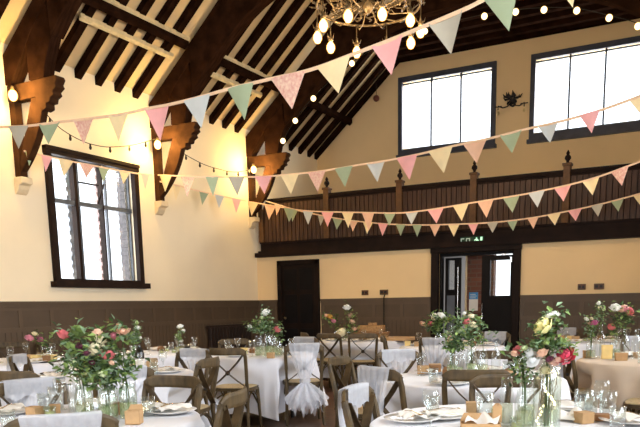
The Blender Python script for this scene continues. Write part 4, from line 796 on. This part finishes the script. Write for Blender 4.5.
# individual pieces measured from the photo
plate(-2.52, 2.86, 1.0, 'white dinner plate beside the big kraft box at the front', None)
def kbox(name, x, y, rz, w, d, h, m, lab, open_=False):
    t = tag(empty(name, (x, y, ZT), rz), lab, 'box')
    if open_:
        th = .003; MB().box(-w/2, w/2, -d/2, d/2, 0, th).box(-w/2, -w/2+th, -d/2, d/2, 0, h).box(w/2-th, w/2, -d/2, d/2, 0, h).box(-w/2, w/2, -d/2, -d/2+th, 0, h).box(-w/2, w/2, d/2-th, d/2, 0, h).build('carton', m, t)
        MB().add([(-w/2, d/2, h), (w/2, d/2, h), (w/2*.8, d/2+.02, h+min(d*.3, .03)), (-w/2*.8, d/2+.02, h+min(d*.3, .03))], [(0, 1, 2, 3)]).build('lid', m, t)
    else:
        MB().box(-w/2, w/2, -d/2, d/2, 0, h*.72).build('carton', m, t); MB().box(-w/2-.002, w/2+.002, -d/2-.002, d/2+.002, h*.70, h).build('lid', m, t)
    return t
kbox('kraft_box', -2.46, 2.53, .5, .07, .07, .065, M['kraft'], 'square kraft box with a raised lid beside the front plate', True)
kbox('kraft_box', -3.20, 2.56, .3, .055, .045, .04, M['kraft2'], 'small brown box among the glasses at the front left')
kbox('kraft_box', -3.12, 2.63, .9, .05, .05, .045, M['kraft'], 'small pale kraft box beside the small brown box, front left')
item('tumbler', TUM, -3.26, 2.76, 'upright tumbler behind the small brown box, front left', 'glass', s=1.2)
kbox('kraft_box', -1.06, 3.40, .4, .06, .055, .065, M['kraft'], 'small square kraft box in front of the broad dark chair rail', )
item('tumbler', TUM, -.98, 3.33, 'short tumbler right of the small square kraft box', 'glass', s=1.25)
t = kbox('kraft_box', -.90, 3.00, .35, .17, .10, .035, M['kraft'], 'long open kraft box holding a napkin on the front right table', True)
tag(MB().grid(lambda u, v: ((u-.5)*.14, (v-.5)*.08+.015*sin(u*5), .02+.03*v+.012*sin(u*9+v*4)), 12, 8).build('napkin', M['napkin'], None, smooth=True), 'crumpled napkin rising from the long kraft box', 'napkin').location = (-.895, 3.02, ZT+.010)
t = tag(empty('gift_tag', (-.84, 3.05, ZT+.03), .4), 'kraft paper tag standing on the long open box', 'tag')
MB().prism([(-.02, 0), (.02, 0), (.02, .07), (.008, .085), (-.008, .085), (-.02, .07)], 0, .002).build('card', M['kraft'], t)
MB().tube([(0, 0, .075), (.01, -.01, .095), (0, 0, .105)], .0015, 5).build('string', M['rope'], t)
plate(-1.16, 3.24, .3, 'white dinner plate left of the small square kraft box', None)
item('tumbler', TUM, -.56, 3.55, 'tumbler right of the fairy-lit bottle', 'glass', s=1.3)
item('tumbler', TUM, -.46, 3.62, 'second tumbler right of the fairy-lit bottle', 'glass', s=1.2)
kbox('kraft_box', -.46, 3.47, .2, .09, .06, .03, M['kraft2'], 'flat brown box at the far right of the front table')
tag(MB().grid(lambda u, v: ((u-.5)*.16+.01*sin(v*8), (v-.5)*.12, .006+.035*sin(u*5+1)**2*sin(v*pi)+.02*sin(v*9)**2), 14, 10).build('napkin', M['napkin'], None, smooth=True), 'rumpled white napkin between the tumblers and the fairy-lit bottle', 'napkin').location = (-.60, 3.42, ZT+.005)
plate(-4.13, 4.66, .6, 'white dinner plate right of the dark wine bottle', None)
kbox('kraft_box', -4.55, 4.95, .4, .085, .07, .07, M['kraft'], 'kraft box beside the dark wine bottle', True)
for (x, y, w, m, lab) in ((-6.36, 5.18, .09, 'yellowbox', 'cream card box on the dark tray, left one'), (-6.27, 5.30, .085, 'yellowbox', 'cream card box on the dark tray, right one'), (-6.20, 5.17, .06, 'kraft2', 'brown kraft box beside the cream card boxes')):
    kbox('favour_carton', x, y, .3, w, w*.8, .07, M[m], lab)
o = tag(MB().lathe([(.001, 0), (.17, 0), (.185, .012), (.17, .010), (.001, .006)], (0, 0, 0), 32, False).build('serving_tray', M['slate'], None, smooth=True), 'round dark tray under the cream card boxes', 'tray'); o.location = (-6.30, 5.20, ZT-.002)
o = tag(MB().lathe([(.001, 0), (.12, 0), (.13, .010), (.001, .006)], (0, 0, 0), 28, False).build('slate_coaster', M['slate'], None, smooth=True), 'flat dark coaster near the left edge of the wine bottle table', 'coaster'); o.location = (-5.02, 4.27, ZT)
kbox('favour_carton', -4.86, 6.80, .3, .09, .07, .07, M['yellowbox'], 'cream card box left of the tall coral posy jars')
kbox('kraft_box', -4.17, 6.33, .3, .07, .06, .06, M['kraft'], 'kraft box at the foot of the tall coral posy jars')
for (x, y, m, lab) in ((-2.05, 5.27, 'kraft', 'kraft box left of the posy jars, nearer one'), (-1.98, 5.35, 'kraft2', 'brown box left of the posy jars, middle one'), (-2.02, 5.46, 'kraft', 'kraft box left of the posy jars, far one'), (-1.30, 5.0, 'kraft', 'kraft box right of the posy jars')):
    kbox('kraft_box', x, y, .5, .085, .065, .065, M[m], lab)
for (x, y, w, m, lab) in ((-1.14, 7.30, .075, 'kraft', 'kraft box at the left of the shade-tinted table'), (-.80, 7.05, .10, 'kraft', 'kraft box at the front of the shade-tinted table'), (-.95, 7.22, .09, 'yellowbox', 'pale yellow box between the rose bottles')):
    kbox('favour_carton', x, y, .3, w, w*.7, .07 if m != 'yellowbox' else .13, M[m], lab)
for (x, y, m, lab) in ((-1.80, 10.1, 'yellowbox', 'yellow box on the far table, right one'), (-1.93, 10.15, 'kraft', 'kraft box on the far table, left one'), (-1.72, 10.0, 'kraft', 'kraft box on the far table, front one')):
    kbox('favour_carton', x, y, .3, .09, .07, .08, M[m], lab)
for i, (x, y, m) in enumerate(((-3.62, 8.75, 'yellowbox'), (-3.45, 8.65, 'kraft'), (-3.36, 8.9, 'yellowbox'))):
    kbox('favour_carton', x, y, .3, .07, .05, .06, M[m], ('yellow box at the left edge of the paired white roses table', 'kraft box left of the paired white roses', 'yellow box behind the paired white roses')[i])
# wicker hamper and tray stack
t = tag(empty('wicker_hamper', (-4.78, 10.1, ZT), .3), 'woven wicker hamper stacked on the table by the back wall', 'hamper')
MB().box(-.26, .26, -.15, .15, 0, .09).build('basket', M['wicker'], t, bevel=.02); MB().box(-.27, .27, -.16, .16, .09, .12).build('lid', M['kraft2'], t, bevel=.01)
MB().box(-.2, .2, -.12, .12, .12, .22).box(-.05, .08, -.03, .03, .22, .26).build('inner_box', M['wicker'], t, bevel=.01)
tag(MB().box(-.24, .24, -.14, .14, 0, .03).box(-.25, .25, -.15, -.13, 0, .05).box(-.25, .25, .13, .15, 0, .05).build('wooden_tray', M['kraft'], None), 'shallow wooden tray right of the wicker hamper', 'tray').location = (-4.35, 10.05, ZT)

# ------------------------------------------------------------ vases and bottles
def jar(x, y, r_, h, lab, m='glassg', neck=.8, water=True, cat='jar', name='glass_jar'):
    t = tag(empty(name, (x, y, ZT)), lab, cat)
    MB().lathe([(r_*.9, 0), (r_, .01), (r_, h*.72), (r_*neck, h*.86), (r_*neck, h*.97), (r_*neck*1.06, h), (r_*neck*.96, h)], (0, 0, 0), 18, True).build('vessel', M[m], t, smooth=True)
    if water: MB().lathe([(r_*.86, .012), (r_*.93, .02), (r_*.93, h*.45)], (0, 0, 0), 14, True, True).build('water', M['water'], t, smooth=True)
    return t
def bottle(x, y, r_, h, lab, m='glass', lbl=False):
    t = tag(empty('glass_bottle', (x, y, ZT)), lab, 'bottle')
    MB().lathe([(r_*.9, 0), (r_, .012), (r_, h*.58), (r_*.8, h*.68), (r_*.38, h*.78), (r_*.33, h*.95), (r_*.42, h*.96), (r_*.42, h), (r_*.3, h)], (0, 0, 0), 18, True).build('vessel', M[m], t, smooth=True)
    if lbl: MB().lathe([(r_*1.02, h*.18), (r_*1.02, h*.42)], (0, 0, 0), 18, False).build('paper_label', M['label'], t, smooth=True)
    return t
bottle(-4.42, 4.66, .038, .27, 'dark wine bottle with a pale label', 'wine', True)
bottle(-2.93, 2.60, .036, .26, 'tall clear bottle at the left of the big bouquet')
jar(-2.80, 2.54, .045, .17, 'glass jar under the big bouquet, left one'); jar(-2.70, 2.60, .05, .15, 'squat glass jar under the big bouquet, middle one')
jar(-2.62, 2.66, .045, .17, 'glass jar under the big bouquet, right one'); jar(-2.66, 2.46, .04, .12, 'low glass jar at the front of the big bouquet', 'glass')
item('wine_glass', WG, -2.60, 2.52, 'stemmed glass right of the jars under the big bouquet', 'glass')
jar(-4.86, 5.05, .045, .20, 'glass vase behind the dark wine bottle', 'glass'); jar(-6.28, 5.28, .035, .14, 'small jar holding the magenta posy', 'glass')
jar(-5.80, 6.80, .05, .16, 'squat clear jar holding the single white rose stem', 'glass'); jar(-5.62, 6.72, .04, .08, 'dark votive pot beside the single white rose stem', 'wine', 1, False)
for i, (x, y, r_, h) in enumerate(((-4.50, 6.60, .05, .22), (-4.32, 6.50, .05, .26), (-4.40, 6.74, .05, .22), (-4.26, 6.62, .045, .18))):
    jar(x, y, r_, h, 'glass vase holding the tall white and coral posy, '+('left one', 'front one', 'rear one', 'right one')[i], 'glass')
jar(-4.98, 9.72, .06, .14, 'glass vase holding the big cream rose posy'); jar(-5.20, 9.75, .05, .16, 'glass vase left of the big cream rose')
jar(-3.12, 8.56, .055, .17, 'glass vase under the paired white roses'); bottle(-2.98, 8.60, .035, .34, 'slim clear bottle right of the paired white roses')
for i, (x, y, r_, h) in enumerate(((-1.77, 5.14, .038, .20), (-1.69, 5.04, .042, .18), (-1.62, 5.15, .04, .22), (-1.56, 5.22, .042, .20), (-1.66, 5.28, .04, .2))):
    jar(x, y, r_, h, 'posy jar on the centre table, '+('leftmost', 'nearest', 'middle', 'rightmost', 'rear')[i]+' of the row', 'glass')
bottle(-1.48, 5.30, .035, .26, 'clear screw-top bottle at the right of the posy jars')
t = bottle(-.64, 3.10, .058, .38, 'large clear bottle filled with fairy lights, holding roses', 'glassg')
pts = []; rq = random.Random(4)
for i in range(44):
    a = i*1.1; q = .018+.028*rq.random(); pts.append((q*cos(a), q*sin(a), .02+.26*((i*7) % 44)/44))
MB().tube(pts, .0012, 4).build('wire', M['bronze'], t)
mb = MB()
for p in pts[::2]: mb.ball(p, .0055, 6, 4)
mb.build('fairy_light', M['microled'], t)
jar(-.74, 3.12, .042, .17, 'glass jar left of the fairy-lit bottle, nearer one', 'glass'); jar(-.76, 3.24, .04, .19, 'glass jar left of the fairy-lit bottle, further one', 'glass')
jar(-.66, 3.25, .042, .15, 'glass jar behind the fairy-lit bottle', 'glass'); jar(-.83, 3.16, .03, .22, 'slim glass vase with the coral rose stem', 'glass')
bottle(-1.03, 7.33, .045, .32, 'tall clear bottle with the beige posy', 'glass'); jar(-.88, 7.25, .045, .2, 'glass vase with the single coral rose', 'glass')
bottle(-.80, 7.24, .045, .28, 'bottle holding the coral rose bunch, left one', 'glass'); bottle(-.70, 7.28, .045, .28, 'bottle holding the coral rose bunch, right one', 'glass')
jar(-1.10, 7.25, .045, .17, 'glass jar under the magenta bloom', 'glass')

# ------------------------------------------------------------ flowers
def rose_mesh(name, m, seed=0):
    """a cupped rose: spiral of petals wrapping a ball, outer ones opening"""
    rr = random.Random(seed); mb = MB()
    def petal(a, r, zc, w, top, flare):
        def fn(u, v):
            s = u*2-1; ph = -1.1+(top+1.1)*v                      # polar angle up the ball
            rad = r*cos(min(ph, 1.45))+flare*v**3+.0016*sin(s*7+a*5)*v; ang = a+s*w*(1-.30*v**3); z = zc+r*sin(ph)*.95-.10*r*s*s*v-flare*.35*v**3
            return (rad*cos(ang), rad*sin(ang), z)
        mb.grid(fn, 5, 5)
    mb.ball((0, 0, 0), .012, 10, 6)
    for k in range(3): petal(k*2.09+.3, .014, .003, 1.2, 1.1, 0)
    for k in range(4): petal(k*1.57+.8, .019, .001, .85, .85, .004)
    for k in range(5): petal(k*1.257+rr.random()*.3, .023, -.003, .62, .55, .009)
    for k in range(5): petal(k*1.257+.6+rr.random()*.3, .026, -.008, .60, .22, .014)
    return mb.data(name, m, True)
ROSE = {k: rose_mesh('bloom', M['f_'+k], i) for i, k in enumerate(FL)}
def leaf_add(mb, p, d, ln, w, rr):
    d = d.normalized(); s = d.cross(Vector((0, 0, 1)))
    if s.length < .05: s = Vector((1, 0, 0))
    s.normalize(); s = (s+Vector((rr.uniform(-.5, .5), rr.uniform(-.5, .5), rr.uniform(-.5, .5)))).normalized(); n = s.cross(d)
    q = [p, p+d*ln*.45+s*w+n*.004, p+d*ln-n*ln*.15, p+d*ln*.45-s*w+n*.004, p+d*ln*.5-n*.003]
    mb.add(q, [(0, 1, 4), (1, 2, 4), (2, 3, 4), (3, 0, 4)])
def bouquet(base, blooms, lab, mouths, leafn=16, spread=.05, size=1.0, mm=('leaf', 'leafd', 'leafe'), leaflen=.05, sc=1.0):
    """base on the table; blooms (dx,dy,dz,kind,size) relative; mouths = list of (x,y,h) vessel necks the stems stand in"""
    t = tag(empty('flower_posy', (base[0], base[1], ZT)), lab, 'flowers')
    rr = random.Random(int(base[0]*1000)); st = MB(); lf = {k: MB() for k in mm}
    for (dx, dy, dz, kind, s) in blooms:
        jit = rr.uniform(-.035, .035); vx, vy = Vector((base[0], base[1])).normalized()
        p = Vector((dx+vx*jit, dy+vy*jit, dz))
        m0 = min(mouths, key=lambda q: hypot(q[0]-base[0]-p.x, q[1]-base[1]-p.y)+rr.uniform(0, .03))
        q0 = Vector((m0[0]-base[0]+rr.uniform(-.01, .01), m0[1]-base[1]+rr.uniform(-.01, .01), .02)); q1 = Vector((q0.x, q0.y, m0[2]))
        if p.z < q1.z+.02: q1.z = p.z-.03
        pth = catmull([q0, q1, (q1+p)/2+Vector((rr.uniform(-.01, .01), rr.uniform(-.01, .01), .02)), p-Vector((0, 0, .015))], 3)
        st.tube(pth, .0022*sc, 5)
        o = obj('bloom', ROSE[kind], t, p); f = s*size*.80; o.scale = (f, f, f); o.rotation_euler = (rr.uniform(.2, .9)*(-vy*-1), rr.uniform(-.4, .4), rr.uniform(0, 6))
        out = Vector((p.x-q1.x, p.y-q1.y, 0)); 
        for k in range(int(leafn*2.2)):
            h = rr.random()**.8; b = q1+(p-q1)*(.15+.9*h)+Vector((rr.gauss(0, spread*.7), rr.gauss(0, spread*.7), rr.gauss(0, spread*.5)))
            if b.z < m0[2]*.9: b.z = m0[2]
            d = Vector((rr.uniform(-1, 1), rr.uniform(-1, 1), rr.uniform(-.5, .9)))
            leaf_add(lf[rr.choice(mm)], b, d, leaflen*rr.uniform(.45, 1.05), leaflen*.26*rr.uniform(.7, 1.3), rr)
    st.build('stem', M['stem'], t)
    for k, mb in lf.items():
        if mb.v: mb.build('foliage', M[k], t)
    return t
PZ = {
 'T1': ('big loose bouquet of cream and coral roses in jars, front left', [(-2.80, 2.54, .17), (-2.70, 2.60, .15), (-2.62, 2.66, .17), (-2.93, 2.60, .26)], 26, .055, 1.15, ('leaf', 'leafd', 'leafe'), .052),
 'T2a': ('white freesia and peach posy behind the wine bottle', [(-4.86, 5.05, .20)], 18, .03, 1.2, ('leaf', 'leafe'), .05),
 'T2c': ('small posy of magenta and pink roses by the cream boxes', [(-6.28, 5.28, .14)], 12, .035, 1.3, ('leaf', 'leafd'), .05),
 'T2b': ('single upright stem of small white roses', [(-5.80, 6.80, .16)], 14, .02, 1.3, ('leafe', 'leaf'), .04),
 'T3': ('tall airy posy topped by a white rose with a coral one', [(-4.50, 6.60, .22), (-4.32, 6.50, .26), (-4.40, 6.74, .22), (-4.26, 6.62, .18)], 36, .06, 1.3, ('leaf', 'leafd', 'leafe'), .055),
 'T4': ('posy with a huge cream rose, white top bloom and orange blooms', [(-4.98, 9.72, .14), (-5.20, 9.75, .16)], 20, .06, 1.5, ('leafd', 'leaf'), .06),
 'T6': ('posy with two white roses side by side before the open door', [(-3.12, 8.56, .17), (-2.98, 8.60, .34)], 32, .06, 1.4, ('leaf', 'leafd'), .06),
 'T5': ('row of leafy posies with pink and cream roses on the centre table', [(-1.77, 5.14, .20), (-1.69, 5.04, .18), (-1.62, 5.15, .22), (-1.56, 5.22, .20)], 24, .05, 1.15, ('leaf', 'leafd', 'leafe'), .05),
 'T7': ('tall arrangement with a pale yellow rose and a crimson rose, front right', [(-.64, 3.10, .37), (-.74, 3.12, .17), (-.76, 3.24, .19), (-.83, 3.16, .22), (-.66, 3.25, .15)], 17, .04, .95, ('leaf', 'leafd', 'leafe'), .042),
 'T8': ('bunch of coral, peach and white roses high in two bottles', [(-.80, 7.24, .28), (-.70, 7.28, .28), (-.88, 7.25, .2)], 20, .05, 1.4, ('leaf', 'leafd'), .055),
 'T8b': ('sparse beige posy with one magenta bloom', [(-1.03, 7.33, .31), (-1.10, 7.25, .17)], 15, .04, 1.1, ('leafe', 'leaf', 'leafd'), .045),
}
for k, (base, bl) in BQ.items():
    lab, mo, ln, sp, sz, mm, ll = PZ[k]
    bouquet(base, bl, lab, mo, ln, sp, sz, mm, ll)

# ------------------------------------------------------------ light
def area(name, loc, size, power, rot, color=(1, 1, 1), sy=None):
    l = bpy.data.lights.new(name, 'AREA'); l.shape = 'RECTANGLE'; l.size = size; l.size_y = sy or size; l.energy = power; l.color = color
    o = bpy.data.objects.new(name, l); COL.objects.link(o); o.location = loc; o.rotation_euler = rot; return o
DAY = (.93, .96, 1.0)
area('sky_left', (LX-1.1, 7.9, 2.7), 3.4, 380, (0, radians(-90), 0), DAY, 3.6)
area('sky_high', (-5.18, UY+.7, 5.3), 2.8, 300, (radians(-90), 0, 0), DAY, 2.6)
area('sky_high_2', (-2.48, UY+.7, 5.3), 2.8, 300, (radians(-90), 0, 0), DAY, 2.6)
for a in RW: area('sky_side', (RX+.6, (a[0]+a[1])/2, 2.5), 2.4, 200, (0, radians(90), 0), DAY, 2.2)
for a in FW: area('sky_front', ((a[0]+a[1])/2, FY-.6, 2.5), 2.2, 330, (radians(90), 0, 0), DAY, 2.4)
area('sky_porch', (-3.32, BY+1.2, 1.9), 1.0, 26, (radians(-90), 0, 0), DAY, 1.4)
w = bpy.data.worlds.new('daylight'); bpy.context.scene.world = w; w.use_nodes = True
w.node_tree.nodes['Background'].inputs['Color'].default_value = (.9, .95, 1, 1); w.node_tree.nodes['Background'].inputs['Strength'].default_value = 2.5
vs_ = bpy.context.scene.view_settings; vs_.view_transform = 'Standard'; vs_.look = 'None'; vs_.exposure = 0.0; vs_.gamma = 1.0
bpy.context.scene.cycles.use_denoising = True
bpy.context.scene.cycles.max_bounces = 8; bpy.context.scene.cycles.transparent_max_bounces = 24; bpy.context.scene.cycles.sample_clamp_indirect = 6
bpy.context.scene.cycles.caustics_reflective = False; bpy.context.scene.cycles.caustics_refractive = False
